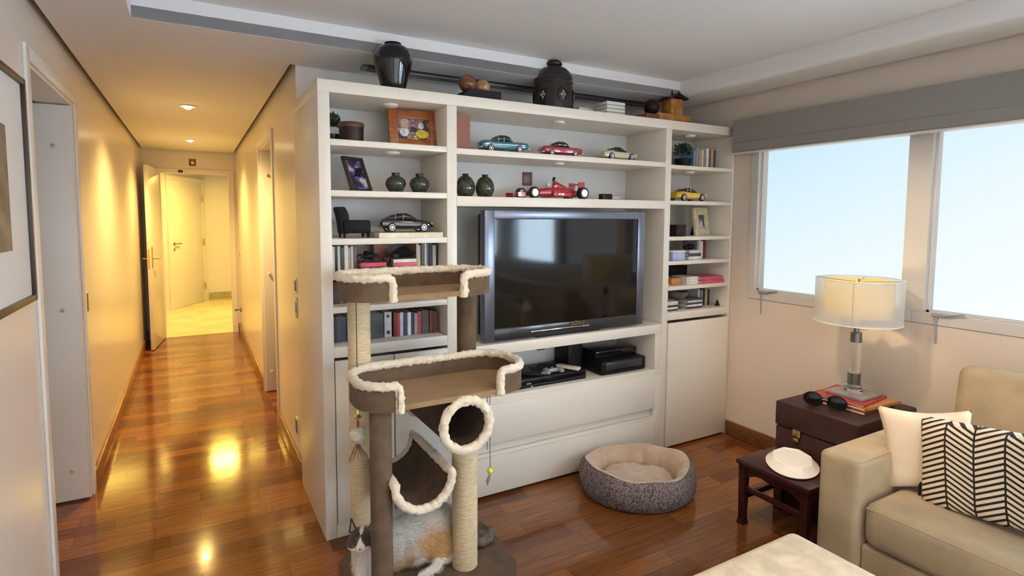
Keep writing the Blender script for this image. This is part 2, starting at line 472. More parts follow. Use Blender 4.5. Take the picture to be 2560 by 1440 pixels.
# window wall
wy = [(-.185, -1.036), (-1.140, -1.99), (-2.09, -2.94), (-3.35, -4.6)]
WZ0, WZ1 = 1.03, 2.06
w = B(); T2 = .16
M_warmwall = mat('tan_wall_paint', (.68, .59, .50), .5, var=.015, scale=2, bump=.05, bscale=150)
w.box(XW, -5.2, 0, XW + T2, YB, .97)
w.box(XW, -5.2, WZ1 + .04, XW + T2, YB, ZM + .1)
w.box(XW, -.135, .97, XW + T2, YB, WZ1 + .04)
w.box(XW, -5.2, .97, XW + T2, -4.65, WZ1 + .04)
struct(w.obj('wall_right', M_warmwall, smooth=False), 'warm white wall with the windows', 'wall')
wl = ['pale window pane behind the table lamp, first from the bookcase', 'pale window pane at the right edge above the sofa', 'window pane over the far end of the sofa', 'window pane nearest the wall behind the viewer']
for i, (a, b_) in enumerate(wy):
    w = B(); x0, x1 = XW - .006, XW + .09
    a2 = a + (.05 if i == 0 else (wy[i - 1][1] - a) / 2); b2 = b_ - (.05 if i == 3 else (b_ - wy[i + 1][0]) / 2)
    w.box(x0, b2, .972, x1, a2, WZ0, .003); w.box(x0, b2, WZ1, x1, a2, WZ1 + .04)
    w.box(x0, a, WZ0, x1, a2, WZ1); w.box(x0, b2, WZ0, x1, b_, WZ1)
    w.box(x0 + .03, b_, WZ0 - .001, x1 - .03, b_ + .012, WZ1); w.box(x0 + .03, a - .012, WZ0, x1 - .03, a, WZ1)
    w.box(x0 + .03, b_, WZ0, x1 - .03, a, WZ0 + .010)
    o = struct(w.obj('window_%d' % (i + 1), M_fr, smooth=False), wl[i], 'window')
    p = B(); p.box(XW + .038, b_ + .002, WZ0, XW + .042, a - .002, WZ1); p.obj('window_glass', M_glass, o, smooth=False)
    if i < 2:
        yy = a - .06
        l = B(); l.box(XW - .022, yy - .05, WZ0 - .012, XW - .004, yy + .02, WZ0 + .004, .003)
        l.cyl((XW - .02, yy - .035, WZ0 - .004), (XW - .02, yy - .115, WZ0 + .012), .006, .004)
        l.obj('window_latch', M_cgrey, o)
        l = B(); l.tube([(XW - .012, yy - .0, WZ0 - .01), (XW - .014, yy + .002, WZ0 - .06), (XW - .012, yy, WZ0 - .15)], [.006, .004, .003], 8)
        l.obj('stay_rod', M_cgrey, o)
# wall behind the camera with an opening added for the fill lamp
w = B()
w.box(XL, -5.2, 0, -.8, -5.08, ZM + .1); w.box(2.4, -5.2, 0, XW, -5.08, ZM + .1); w.box(-.8, -5.2, 2.2, 2.4, -5.08, ZM + .1)
struct(w.obj('wall_front', M_wall, smooth=False), 'wall behind the viewer with an opening added for fill light', 'wall')

# baseboards
w = B(); w.box(XW - .018, -5.1, 0, XW, -.01, .10, .004)
struct(w.obj('baseboard_right', M_base), 'dark brown baseboard under the windows', 'baseboard')
w = B(); w.box(XL, 1.09, 0, XL + .016, YE, .115, .004); w.box(XL, -5.08, 0, XL + .016, .07, .115, .004)
struct(w.obj('baseboard_left', M_baseh), 'wooden baseboard along the left corridor wall', 'baseboard')
w = B(); w.box(-.016, YB + .02, 0, 0, 1.60, .115, .004); w.box(-.016, 2.56, 0, 0, YE, .115, .004)
w.box(DX1 + .055, YE - .016, 0, -.016, YE, .115, .004)
struct(w.obj('baseboard_corridor', M_baseh), 'wooden baseboard along the right corridor wall', 'baseboard')


# door casings
def casing(n, x, y0, y1, z, side, label):
    w = B(); t_ = .012 * side
    xa, xb = sorted((x, x + t_))
    w.box(xa, y0 - .055, 0, xb, y0, z + .055, .003); w.box(xa, y1, 0, xb, y1 + .055, z + .055, .003); w.box(xa, y0, z, xb, y1, z + .055, .003)
    xc, xd = sorted((x, x - .14 * side))
    w.box(xc, y0, 0, xd, y0 + .014, z); w.box(xc, y1 - .014, 0, xd, y1, z); w.box(xc, y0 + .014, z - .014, xd, y1 - .014, z)
    struct(w.obj('trim_%d' % n, M_trim), label, 'door frame')


casing(1, XL, .14, 1.03, 2.075, 1, 'white casing round the near left doorway')
casing(2, 0, 1.66, 2.50, 2.06, -1, 'white casing round the right corridor doorway')
w = B()
w.box(DX0 - .05, YE - .012, 0, DX0, YE, DZ + .05); w.box(DX1, YE - .012, 0, DX1 + .05, YE, DZ + .05); w.box(DX0, YE - .012, DZ, DX1, YE, DZ + .05)
w.box(DX0, YE, 0, DX0 + .012, YE + .12, DZ); w.box(DX1 - .012, YE, 0, DX1, YE + .12, DZ)
struct(w.obj('trim_3', M_trim, smooth=False), 'white casing round the doorway at the corridor end', 'door frame')

# doors with round studs, seen face-on inside the two side doorways
M_stud = mat('polished_stud', (.9, .88, .85), .12, .5, var=.02)
def stud_door(n, x0, x1, y, z, xs, zs, label):
    w = B(); w.box(x0, y, .012, x1, y + .035, z, .002)
    o = struct(w.obj('door_%d' % n, M_trim), label, 'door')
    for xx in xs:
        for zz in zs:
            k = B(); k.lathe([(0, -.016), (.008, -.015), (.011, -.010), (.011, -.003), (.006, 0)], (xx, y, zz), 14, 'y')
            k.obj('door_stud', M_stud, o)


stud_door(1, XL - .83, XL - .004, .985, 2.055, (XL - .072, XL - .18), (1.853, 1.018, .172), 'white door leaf with six round studs in the near left doorway')
stud_door(4, .004, .82, 2.455, 2.045, (.05, .16), (1.85, 1.02, .18), 'white door leaf with round studs in the right corridor doorway')

# open door at the corridor end
dr = bpy.data.objects.new('door_2', None); C.objects.link(dr)
hx, hy = DX0 + .0, YE - .02
ex, ey = -.925, 4.62
L = math.hypot(ex - hx, ey - hy)
dr.location = (hx, hy, 0); dr.rotation_euler = (0, 0, math.atan2(ey - hy, ex - hx))
struct(dr, 'white door standing open against the left at the corridor end', 'door')
w = B(); w.box(0, -.035, .01, L, 0, 2.065, .002); w.obj('door_leaf', M_trim, dr)
h = B()
h.box(L - .09, -.043, .93, L - .05, -.035, 1.16, .003); h.box(L - .09, 0, .93, L - .05, .008, 1.16, .003)
h.tube([(L - .07, 0, 1.03), (L - .07, .055, 1.03), (L - .085, .062, 1.03), (L - .19, .062, 1.03)], .008, 10)
h.tube([(L - .07, -.035, 1.03), (L - .07, -.09, 1.03), (L - .085, -.097, 1.03), (L - .19, -.097, 1.03)], .008, 10)
h.obj('door_handle', M_brass, dr)
h = B(); h.box(L - .001, -.026, .92, L + .002, -.009, 1.14); h.obj('lock_plate', M_brass, dr)

# far door on the slanted wall
dr = bpy.data.objects.new('door_3', None); C.objects.link(dr)
dr.location = (sl1.x - nv.x * .0, sl1.y - nv.y * .0, 0); dr.rotation_euler = (0, 0, math.atan2(-dv.y, -dv.x))
struct(dr, 'closed cream entrance door in the hall beyond', 'door')
# local x runs back along the slanted wall, room side is +y or -y
w = B(); w.box(.14, .0, .005, 1.10, .025, 2.08, .003); w.obj('door_leaf', M_trim, dr)
w = B(); w.box(.07, 0, 0, .14, .035, 2.15); w.box(1.10, 0, 0, 1.17, .035, 2.15); w.box(.14, 0, 2.08, 1.10, .035, 2.15); w.obj('door_frame', M_trim, dr, smooth=False)
h = B(); h.tube([(1.02, .025, 1.06), (1.02, .07, 1.06), (.90, .075, 1.06)], .010, 8); h.lathe([(.026, 0), (.026, .012), (0, .014)], (1.02, .022, 1.06), 14, 'y'); h.obj('door_handle', M_brass, dr)
h = B(); h.lathe([(.024, 0), (.024, .012), (.01, .016), (0, .02)], (1.02, .022, .97), 14, 'y'); h.obj('lock', M_brass, dr)
for zz in (1.82, 1.05, .28):
    h = B(); h.cyl((.14, .04, zz - .06), (.14, .04, zz + .06), .011, None, 10); h.obj('hinge', M_brass, dr)

# small wall fittings
def plate(name, label, cat, x, y, z, w_, h_, face, mats, inner=.55):
    o = B(); s_ = .006
    if face == 'x+': o.box(x, y - w_ / 2, z - h_ / 2, x + s_, y + w_ / 2, z + h_ / 2, .002)
    if face == 'x-': o.box(x - s_, y - w_ / 2, z - h_ / 2, x, y + w_ / 2, z + h_ / 2, .002)
    if face == 'y-': o.box(x - w_ / 2, y - s_, z - h_ / 2, x + w_ / 2, y, z + h_ / 2, .002)
    o = tag(o.obj(name, mats[0]), label, cat)
    q = B(); w2, h2 = w_ * inner / 2, h_ * inner / 2; e = .004
    if face == 'x+': q.box(x + s_ - .001, y - w2, z - h2, x + s_ + e, y + w2, z + h2, .001)
    if face == 'x-': q.box(x - s_ - e, y - w2, z - h2, x - s_ + .001, y + w2, z + h2, .001)
    if face == 'y-': q.box(x - w2, y - s_ - e, z - h2, x + w2, y - s_ + .001, z + h2, .001)
    q.obj('insert', mats[1], o)
    return o


M_sw = mat('brown_switch', (.16, .07, .05), .35, var=.1)
M_swl = mat('grey_switch', (.55, .57, .60), .3, var=.03)
plate('light_switch', 'brown light switch on the left corridor wall beside the near doorway', 'switch', XL, 1.135, 1.035, .055, .13, 'x+', (M_trim, M_sw), .75)
plate('light_switch', 'upper dark switch on the wall edge beside the bookcase', 'switch', 0, .755, 1.11, .055, .085, 'x-', (M_trim, M_sw), .7)
plate('dimmer_plate', 'grey dimmer plate below the dark switch beside the bookcase', 'switch', 0, .752, .985, .06, .12, 'x-', (M_swl, M_cgrey), .5)
plate('power_outlet', 'red-brown power outlet low on the wall edge beside the bookcase', 'outlet', 0, .83, .265, .055, .10, 'x-', (M_trim, M_sw), .75)
plate('light_switch', 'small switch on the far right corridor wall', 'switch', 0, 4.93, 1.03, .05, .10, 'x-', (M_trim, M_sw), .5)
q = B(); q.lathe([(.03, 0), (.03, .01), (.008, .012), (.008, .05), (.016, .055), (.016, .07), (0, .075)], (0, 0, 0), 14, 'x')
o = tag(q.obj('door_stop', M_grey), 'small dark door stop on the right wall near the corridor end', 'door stop'); o.location = (-.003, 5.05, .33); o.rotation_euler = (0, 0, math.pi)
plate('wall_plaque', 'small square brown plaque above the corridor end doorway', 'plaque', -.482, YE, 2.165, .075, .085, 'y-', (M_sw, M_brass), .45)
plate('door_sensor', 'tiny dark sensor on the frame of the corridor end doorway', 'sensor', -.616, YE - .012, 2.052, .05, .03, 'y-', (M_blackm, M_sw), .5)

# recessed downlights
def downlight(x, y, z, label):
    t_ = thing('recessed_downlight', label, 'ceiling light', (x, y, z))
    q = B(); q.lathe([(.036, -.001), (.052, -.001), (.054, -.005), (.050, -.009), (.036, -.006)], seg=28); q.obj('trim_ring', M_trim, t_)
    q = B(); q.lathe([(0, -.026), (.014, -.024), (.025, -.016), (.030, -.006), (.032, -.0005)], seg=24); q.obj('bulb', M_bulb, t_)


downlight(-.51, 2.13, ZS, 'lit round downlight in the corridor ceiling, the nearer one')
downlight(-.50, 4.14, ZS, 'lit round downlight in the corridor ceiling, the farther one')
downlight(1.0, -1.0, ZM, 'living room downlight above the dog bed')
downlight(.9, -1.9, ZM, 'living room downlight nearer the viewer')

# dark track on the soffit over the bookcase
M_track = mat('track_metal', (.09, .085, .08), .35, .5, var=.1)
t_ = thing('ceiling_track', 'dark metal track running under the soffit above the bookcase', 'track', (1.35, .45, ZS))
q = B(); q.box(-1.02, -.035, -.022, 1.03, -.008, 0, .002); q.box(-1.02, .008, -.022, 1.03, .03, 0, .002); q.box(-1.02, -.035, -.006, 1.03, .03, 0); q.obj('rail', M_track, t_)
q = B(); q.box(-1.04, -.037, -.024, -1.02, .032, 0, .002); q.obj('end_cap', M_grey, t_)
q = B(); q.box(1.03, -.037, -.024, 1.05, .032, 0, .002); q.obj('end_cap', M_grey, t_)

# blind
t_ = thing('window_blind', 'raised grey fabric blind hanging across the top of the windows', 'blind', (XW - .004, 0, 0))
q = B(); q.box(-.075, -5.0, 2.07, 0, -.045, 2.135, .004); q.obj('headrail', M_blind, t_)
prof = [(-.079, 2.140), (-.083, 2.09), (-.081, 2.02), (-.083, 1.995), (-.090, 1.985), (-.088, 1.935), (-.080, 1.925), (-.02, 1.925), (-.02, 2.06), (-.076, 2.135)]
q = B(); q.prism([(x, -5.0, z) for x, z in prof], 4.953, (0, 1, 0)); q.obj('fabric', M_blind, t_, ang=20)
q = B(); q.box(-.086, -5.0, 1.918, -.014, -.046, 1.926, .002); q.obj('bottom_bar', M_trim, t_)

# ------------------------------------------------------------------ bookcase
BK = thing('bookcase', 'large built-in cream lacquered bookcase around the television', 'bookcase', (0, 0, 0))
xs = dict(a=-.012, b=.040, c=.604, d=.658, e=2.083, f=2.132, g=2.700, h=2.716)
ZT, ZI, D = 2.103, 2.049, .36


def bpart(name, *bx, m=M_lac, bev=.002):
    q = B()
    for b_ in bx: q.box(*b_, bev)
    return q.obj(name, m, BK)


bpart('side_panel', (xs['a'], 0, 0, xs['b'], YB - .003, ZT - .054))
bpart('side_panel', (xs['g'], 0, 0, xs['h'], YB - .003, ZT - .054))
bpart('top_panel', (xs['a'], -.001, ZI, xs['h'], YB - .003, ZT))
bpart('divider', (xs['c'], .0005, 0, xs['d'], D, ZI))
bpart('divider', (xs['e'], .0005, 0, xs['f'], D, ZI))
bpart('back_panel', (xs['b'], D, .0, xs['g'], D + .02, ZI), m=M_lacback)
SH = dict(s1=1.833, s2=1.606, s3=1.387, s4=1.228, s5=1.075)
for k, z in SH.items(): bpart('shelf', (xs['b'], .002, z - .014, xs['c'], D, z + .014))
bpart('shelf', (xs['b'], .001, .855, xs['c'], D, .905))
bpart('shelf', (xs['d'], .002, 1.814, xs['e'], D, 1.844))
bpart('shelf', (xs['d'], .0, 1.556, xs['e'], D, 1.606))
for z in (1.820, 1.596, 1.368, 1.212, 1.049): bpart('shelf', (xs['f'], .002, z - .012, xs['g'], D, z + .012))
bpart('shelf', (xs['f'], .001, .845, xs['g'], D, .895))
bpart('shelf', (xs['d'], -.012, .775, xs['e'] - .014, D, .832))
bpart('niche_cheek', (2.030, .0, .5455, xs['e'], D, .775))
bpart('shelf', (xs['d'], 0, .50, xs['e'], D, .545))
# lower fronts
bpart('drawer', (xs['d'] + .003, -.012, .296, 2.030, .02, .505))
o = bpart('drawer', (xs['d'] + .003, -.012, .018, 2.030, .02, .222), (xs['d'] + .003, .004, .222, 2.030, .02, .240))
bpart('plinth', (xs['b'], .03, 0, xs['g'], .05, .296), (2.030, 0, 0, xs['e'], .03, .50), m=M_lac)
bpart('door', (xs['b'] + .003, -.010, .07, .318, .01, .842))
bpart('door', (.324, -.010, .07, xs['c'] - .003, .01, .842))
bpart('door', (xs['f'] + .003, -.010, .018, xs['g'] - .012, .01, .828))
bpart('plinth', (xs['b'], .0, 0, xs['c'], .03, .066))
for x, z in ((.36, ZI), (.37, 1.819), (1.36, ZI), (1.36, 1.814), (2.43, ZI), (2.43, 1.808)):
    q = B(); q.lathe([(0, -.016), (.022, -.015), (.034, -.010), (.037, -.002), (.037, 0)], (x, .13, z), 24); q.obj('puck_light', M_trim, BK, label='small unlit white puck light')
q = B(); q.box(1.262, D - .012, 1.695, 1.326, D, 1.775, .002); q.obj('socket_plate', M_sw, BK, label='square brown socket plate behind the red racing car')
q = B(); q.box(1.372, D - .02, .665, 1.425, D, .72, .002); q.obj('socket_plate', M_sw, BK, label='red-brown socket in the open niche')

# ------------------------------------------------------------------ television
TV = thing('television', 'large flat television with silver-grey bezel standing in the bookcase niche', 'television', (0, 0, .833))
x0, x1, z0, z1 = .815, 1.925, .011, .705
M_bez = mat('tv_bezel', (.17, .18, .23), .30, .7, var=.03)
M_scr = mat('tv_screen', (.003, .003, .004), .07, var=.05, spec=.5)
q = B(); q.box(x0 + .015, .05, z0 + .02, x1 - .015, .115, z1 - .02, .01); q.obj('rear_housing', M_blackm, TV)
q = B()
q.box(x0, .0, z0, x0 + .062, .055, z1, .006); q.box(x1 - .058, 0, z0, x1, .055, z1, .006); q.box(x0 + .03, .0005, z1 - .048, x1 - .03, .055, z1 - .0005, .006)
q.obj('bezel', M_bez, TV)
q = B(); q.box(x0 + .06, .001, z0 + .0005, x1 - .056, .055, z0 + .064, .004); q.obj('lower_bezel', mat('tv_lower_bezel', (.03, .03, .035), .2, var=.05), TV)
q = B(); q.box(x0 + .055, .008, z0 + .055, x1 - .05, .05, z1 - .04); q.obj('screen', M_scr, TV)
q = B(); q.box(1.10, -.006, .038, 1.50, .003, .046, .002); q.obj('light_bar', M_chrome, TV)
tcu = bpy.data.curves.new('logo', 'FONT'); tcu.body = 'SONY'; tcu.size = .034; tcu.extrude = .0012; tcu.align_x = 'CENTER'; tcu.space_character = 1.15
tob = bpy.data.objects.new('logo_source', tcu); me = bpy.data.meshes.new_from_object(tob); bpy.data.objects.remove(tob)
me.materials.append(M_chrome)
o = bpy.data.objects.new('logo', me); C.objects.link(o); o.parent = TV; o.location = (1.42, -.002, .052); o.rotation_euler = (R(90), 0, 0)
q = B(); q.box(1.15, .02, 0, 1.60, .20, .012, .003); q.obj('stand', M_blackm, TV)


def simple(name, mats, label, cat, fn, loc=(0, 0, 0), rz=0, group=None, **kw):
    q = B(); fn(q); return tag(q.obj(name, mats, **kw), label, cat, group, loc, rz)


# cables beside the television
for x, y, lab in ((.80, .20, 'thin black cable hanging left of the television'), (1.985, .2, 'dark cable bundle right of the television')):
    q = B(); z = .836
    q.tube([(x, y, z + .02 + .012 * i) for i in range(0, 1)] + [(x + .012 * math.sin(i * .9), y + .01 * math.cos(i), z + .006 + i * .022) for i in range(9)], .004 if x < 1 else .007, 8)
    q.box(x - .014, y - .01, z + .09, x + .014, y + .01, z + .12, .003)
    tag(q.obj('power_cable', M_blackm), lab, 'cable')

# ------------------------------------------------------------------ vases, jars
def lathe_thing(name, label, cat, prof, mats, loc, seg=36, group=None):
    return simple(name, mats, label, cat, lambda q: q.lathe(prof, seg=seg), loc, group=group, ang=50)


lathe_thing('floor_vase', 'tall glossy black shouldered vase on top of the bookcase', 'vase',
            [(0, 0), (.052, 0), (.056, .006), (.070, .06), (.086, .12), (.097, .165), (.099, .195), (.090, .225), (.070, .247), (.048, .256), (.038, .258), (.038, .264), (.044, .268), (.040, .270), (.030, .262), (.026, .2)],
            M_black, (.390, .17, ZT), 48).scale = (.96, .96, .935)

M_clay = mat('dark_clay', (.014, .010, .009), .42, var=.35, scale=40, bump=.6, bscale=80)
M_clayl = mat('worn_clay_relief', (.30, .26, .24), .6, var=.3, scale=60)
t_ = thing('lidded_jar', 'big dark carved clay jar with lid and cross medallion on the bookcase top', 'jar', (1.372, .20, ZT)); t_.scale = (.85, .85, 1)
JS = 1.0
q = B(); q.lathe([(0, 0), (.136, 0), (.139, .01), (.137, .05), (.134, .12), (.130, .165), (.134, .170), (.134, .182), (.128, .186), (.128, .192), (.131, .196), (.130, .208), (.12, .212)], seg=8 * 6); q.obj('jar_body', M_clay, t_, ang=30)
q = B(); q.lathe([(.122, .205), (.126, .212), (.112, .236), (.088, .256), (.066, .264), (.052, .266), (.048, .276), (.058, .280), (.060, .288), (.052, .292), (.050, .300), (.036, .306), (.014, .309), (0, .309)], seg=48); q.obj('lid', M_clay, t_, ang=30)
for k in range(6):
    a = R(-96 + 60 * k); cx_, cy_ = .1345 * math.cos(a), .1345 * math.sin(a)
    rot = Matrix.Rotation(a + math.pi / 2, 3, 'Z')
    q = B(); rg = []
    q.tube([rot @ Vector((.036 * math.cos(b_), 0, .036 * math.sin(b_))) + Vector((cx_, cy_, .095)) for b_ in [2 * math.pi * i / 20 for i in range(20)]], .005, 6, closed=True)
    q.m = 1
    for dx, dz, r_ in ((0, .015, .009), (0, -.014, .008), (.013, 0, .009), (-.013, 0, .009), (0, 0, .007), (0, -.024, .005)):
        q.ball(rot @ Vector((dx, 0, dz)) + Vector((cx_, cy_, .095)), (r_, r_, r_), 10)
    q.obj('medallion', [M_clay, M_clayl], t_)

t_ = thing('display_block', 'black block stand on the bookcase top carrying two wooden balls', 'stand', (.86, .24, ZT))
q = B()
q.ring([[(-.14, -.10, 0), (.13, -.10, 0), (.13, .10, 0), (-.14, .10, 0)], [(-.06, -.10, .075), (.128, -.10, .075), (.128, .10, .075), (-.06, .10, .075)]])
q.obj('block', M_blackm, t_, smooth=False)
M_b1 = mat('dark_burl_wood', (.20, .07, .03), .22, var=.4, scale=25); M_b2 = mat('light_burl_wood', (.44, .25, .10), .22, var=.4, scale=25)
for x, m, r_, lab in ((.835, M_b1, .047, 'reddish brown polished wooden ball on the black block'), (.925, M_b2, .040, 'golden polished wooden ball on the black block')):
    t_ = thing('wooden_ball', lab, 'ball', (x, .24, ZT + .0755))
    q = B(); q.ball((0, 0, r_), (r_ * 1.08, r_, r_), 28); q.obj('ball', m, t_)
    q = B(); q.lathe([(.012, 0), (.004, .004)], (0, 0, r_ * 2 - .002), 12); q.obj('stem_cap', M_dkb, t_)
t_ = thing('box_set', 'small white ridged gift box on the bookcase top', 'box', (1.805, .20, ZT))
q = B()
for i in range(5): q.box(-.075, -.055, i * .022, .07, .055, i * .022 + .019, .004)
q.obj('box_body', mat('white_ridged_card', (.80, .79, .72), .5, var=.03), t_)
simple('gift_box', M_trim, 'low pale box behind the white ridged box on the bookcase top', 'box', lambda q: q.box(-.07, -.05, 0, .06, .05, .085, .004), (1.70, .34, ZT))

t_ = thing('carved_wood_stand', 'red and ochre wooden base box at the right end of the bookcase top', 'box', (2.20, .20, ZT))
q = B(); q.box(-.19, -.10, 0, -.075, .10, .052, .003); q.m = 1; q.box(-.075, -.10, 0, .205, .10, .065, .003); q.obj('base_box', [M_boxw, M_boxo], t_)
q = B(); q.box(.04, -.101, .0, .2, -.10, .03); q.obj('inlay', M_boxw, t_)
t_ = thing('wooden_globe', 'dark red wooden ball resting on the carved base box', 'ball', (2.15, .20, ZT + .0655))
q = B(); q.ball((0, 0, .052), .052, 28); q.obj('ball', M_dkb, t_)
q = B(); q.lathe([(.05, 0), (.052, .004), (.05, .008)], (0, 0, .048), 28); q.obj('seam_band', M_boxw, t_)
t_ = thing('miniature_house', 'small wooden pagoda house with a bird on its roof', 'figurine', (2.33, .20, ZT + .0655))
q = B(); q.box(-.055, -.045, 0, .055, .045, .115, .003); q.obj('house_body', M_boxo, t_)
q = B()
prof = [(-.085, .112), (-.05, .122), (-.02, .14), (0, .155), (.02, .146), (.055, .132), (.09, .124), (.09, .114), (.05, .118), (0, .128), (-.05, .114), (-.085, .104)]
q.prism([(x, -.06, z) for x, z in prof], .12, (0, 1, 0)); q.obj('roof', M_dkb, t_)
q = B(); q.lathe([(.006, 0), (.007, .012), (.003, .03), (0, .032)], (-.002, 0, .15), 10); q.obj('finial', M_blackm, t_)
q = B(); q.tube([(0, 0, .160), (.03, 0, .150), (.07, 0, .155)], .002, 6); q.ball((.074, 0, .165), (.016, .008, .008), 10); q.ball((.062, 0, .171), (.008, .006, .006), 8); q.obj('bird', M_blackm, t_)

# olive vases
for x, pr_, lab in ((.380, 0, 'round dark olive bottle vase left of its pair on the left bay second shelf'), (.505, 1, 'round dark olive bottle vase nearest the divider on the left bay second shelf')):
    t_ = thing('bud_vase', lab, 'vase', (x, .12, 1.620))
    q = B(); q.lathe([(0, 0), (.026, 0), (.035, .008), (.048, .032), (.051, .048), (.045, .066), (.030, .078), (.020, .082), (.018, .09), (.021, .097), (.016, .098), (.012, .08)], seg=36); q.obj('body', M_jarvase, t_, ang=60)
for x, lab in ((.762, 'dark egg-shaped vase touching the divider left of the racing car'), (.878, 'dark egg-shaped vase with pinched neck beside the racing car')):
    t_ = thing('egg_vase', lab, 'vase', (x, .12, 1.606))
    q = B(); q.lathe([(0, 0), (.032, 0), (.040, .01), (.050, .035), (.052, .055), (.046, .080), (.034, .100), (.020, .110), (.014, .113), (.020, .122), (.014, .121), (.009, .11)], seg=36); q.obj('body', M_jarvase, t_, ang=60)

# ------------------------------------------------------------------ frames
M_ph1 = photo('colour_photo', [(0, (.02, .015, .03)), (1, (.5, .42, .35)), (.42, (.05, .04, .06)), (.5, (.35, .22, .18)), (.58, (.10, .06, .16)), (.66, (.6, .5, .1))], 22, seed=3)
M_ph2 = photo('dark_photo', [(0, (.01, .01, .012)), (1, (.6, .58, .6)), (.45, (.03, .025, .03)), (.55, (.10, .08, .25)), (.64, (.45, .42, .44))], 20, seed=8)
M_ph3 = photo('mono_photo', [(0, (.02, .02, .02)), (1, (.75, .75, .75)), (.45, (.08, .08, .08)), (.6, (.5, .5, .5))], 26, (1, 1, .5), seed=5)
M_skin = mat('photo_skin_tone', (.5, .3, .22), .3, var=.2, scale=60)
M_yel = mat('photo_yellow', (.6, .48, .03), .3, var=.2, scale=60)
M_phw = mat('photo_white', (.6, .58, .55), .3, var=.3, scale=60)


def frame(label, loc, rz, w_, h_, bw, m, mp_, lean=12, th=.02, spots=(), mat_w=0):
    t_ = thing('photo_frame', label, 'picture frame', loc, rz)
    piv = (0, 0, 0); rot = Matrix.Rotation(R(-lean), 3, 'X')
    q = B()
    for bx in ((-w_ / 2, 0, 0, -w_ / 2 + bw, th, h_), (w_ / 2 - bw, 0, 0, w_ / 2, th, h_), (-w_ / 2 + bw, 0, 0, w_ / 2 - bw, th, bw), (-w_ / 2 + bw, 0, h_ - bw, w_ / 2 - bw, th, h_)):
        q.box(*bx, .002, rot=rot, piv=piv)
    q.obj('frame_border', m, t_)
    q = B(); q.box(-w_ / 2 + bw, .008, bw, w_ / 2 - bw, th, h_ - bw, rot=rot, piv=piv)
    p = q.obj('photo', mp_, t_, smooth=False)
    if spots:
        for (cx_, cz_, rx, rz_, mm) in spots:
            s = B(); s.lathe([(0, -.0012), (1, -.0012), (1, 0)], seg=20, axis='y')
            for v in s.bm.verts: v.co = rot @ Vector((v.co.x * rx + cx_, v.co.y + .0078, v.co.z * rz_ + cz_))
            s.obj('photo_patch', mm, p)
    q = B(); q.box(-.02, th - .002, h_ * .1, .02, th + .004, h_ * .75, rot=rot, piv=piv)
    q.box(-.018, 0, 0, .018, .003, h_ * .7, rot=Matrix.Rotation(R(lean + 6), 3, 'X'), piv=(0, 0, 0))
    for v in list(q.bm.verts)[-8:]: v.co.y += th + h_ * .34; 
    q.obj('easel_back', M_blackm, t_)
    return t_


frame('wide cherry wood frame with a photo of two children on the top left shelf', (.487, .13, 1.8475), R(-3), .255, .195, .045, M_cherry, M_ph1, 10, .022,
      ((-.045, .125, .022, .028, M_skin), (-.048, .082, .024, .024, M_phw), (.045, .075, .034, .022, M_yel), (.04, .118, .015, .016, M_phw)))
frame('dark brown tilted frame with a night photo on the left bay second shelf', (.222, .13, 1.6205), R(30), .135, .185, .016, mat('dark_walnut', (.05, .022, .014), .4, var=.3), M_ph2, 22, .016)
frame('pale stone-coloured frame with a black and white photo on the right bay', (2.545, .09, 1.3805), R(12), .175, .19, .048, mat('bone_inlay', (.62, .52, .36), .5, var=.18, scale=30), M_ph3, 8, .022)

# ------------------------------------------------------------------ small shelf objects
t_ = thing('potted_plant', 'small bushy green plant in the top left corner of the bookcase', 'plant', (.105, .22, 1.8475))
q = B(); q.lathe([(0, 0), (.022, 0), (.03, .05), (.027, .05), (.02, .045)], seg=20); q.obj('pot', M_jarvase, t_)


def foliage(q, cx_, cy_, cz_, rx, rz_, n, ls):
    for i in range(n):
        a = random.uniform(0, 6.28); b_ = random.uniform(-.6, 1.4); rr = random.uniform(.3, 1)
        p = Vector((cx_ + rx * rr * math.cos(a) * math.cos(b_), cy_ + rx * .8 * rr * math.sin(a) * math.cos(b_), cz_ + rz_ * rr * math.sin(b_)))
        d = (p - Vector((cx_, cy_, cz_ - rz_))).normalized(); s_ = d.cross(Vector((random.uniform(-1, 1), random.uniform(-1, 1), .3))).normalized()
        l = ls * random.uniform(.7, 1.3)
        q.quad(p, p + d * l * .5 + s_ * l * .28, p + d * l, p + d * l * .5 - s_ * l * .28)


q = B(); foliage(q, 0, 0, .095, .035, .035, 150, .026); q.obj('foliage', M_leaf, t_, smooth=False)
t_ = thing('round_tin', 'dark round lidded tin on a little tray on the top left shelf', 'tin', (.165, .12, 1.8535))
q = B(); q.lathe([(0, 0), (.056, 0), (.057, .07), (.055, .072)], seg=32); q.obj('tin_body', M_dkb, t_)
q = B(); q.lathe([(.059, .066), (.060, .082), (.056, .088), (.03, .092), (0, .092)], seg=32); q.obj('lid', mat('copper_brown', (.12, .05, .035), .35, .3, var=.2), t_)
simple('small_tray', M_dkb, 'small dark wooden tray under the round tin on the top left shelf', 'tray', lambda q: (q.box(-.085, -.06, 0, .085, .06, .005, .002)), (.165, .125, 1.8475))


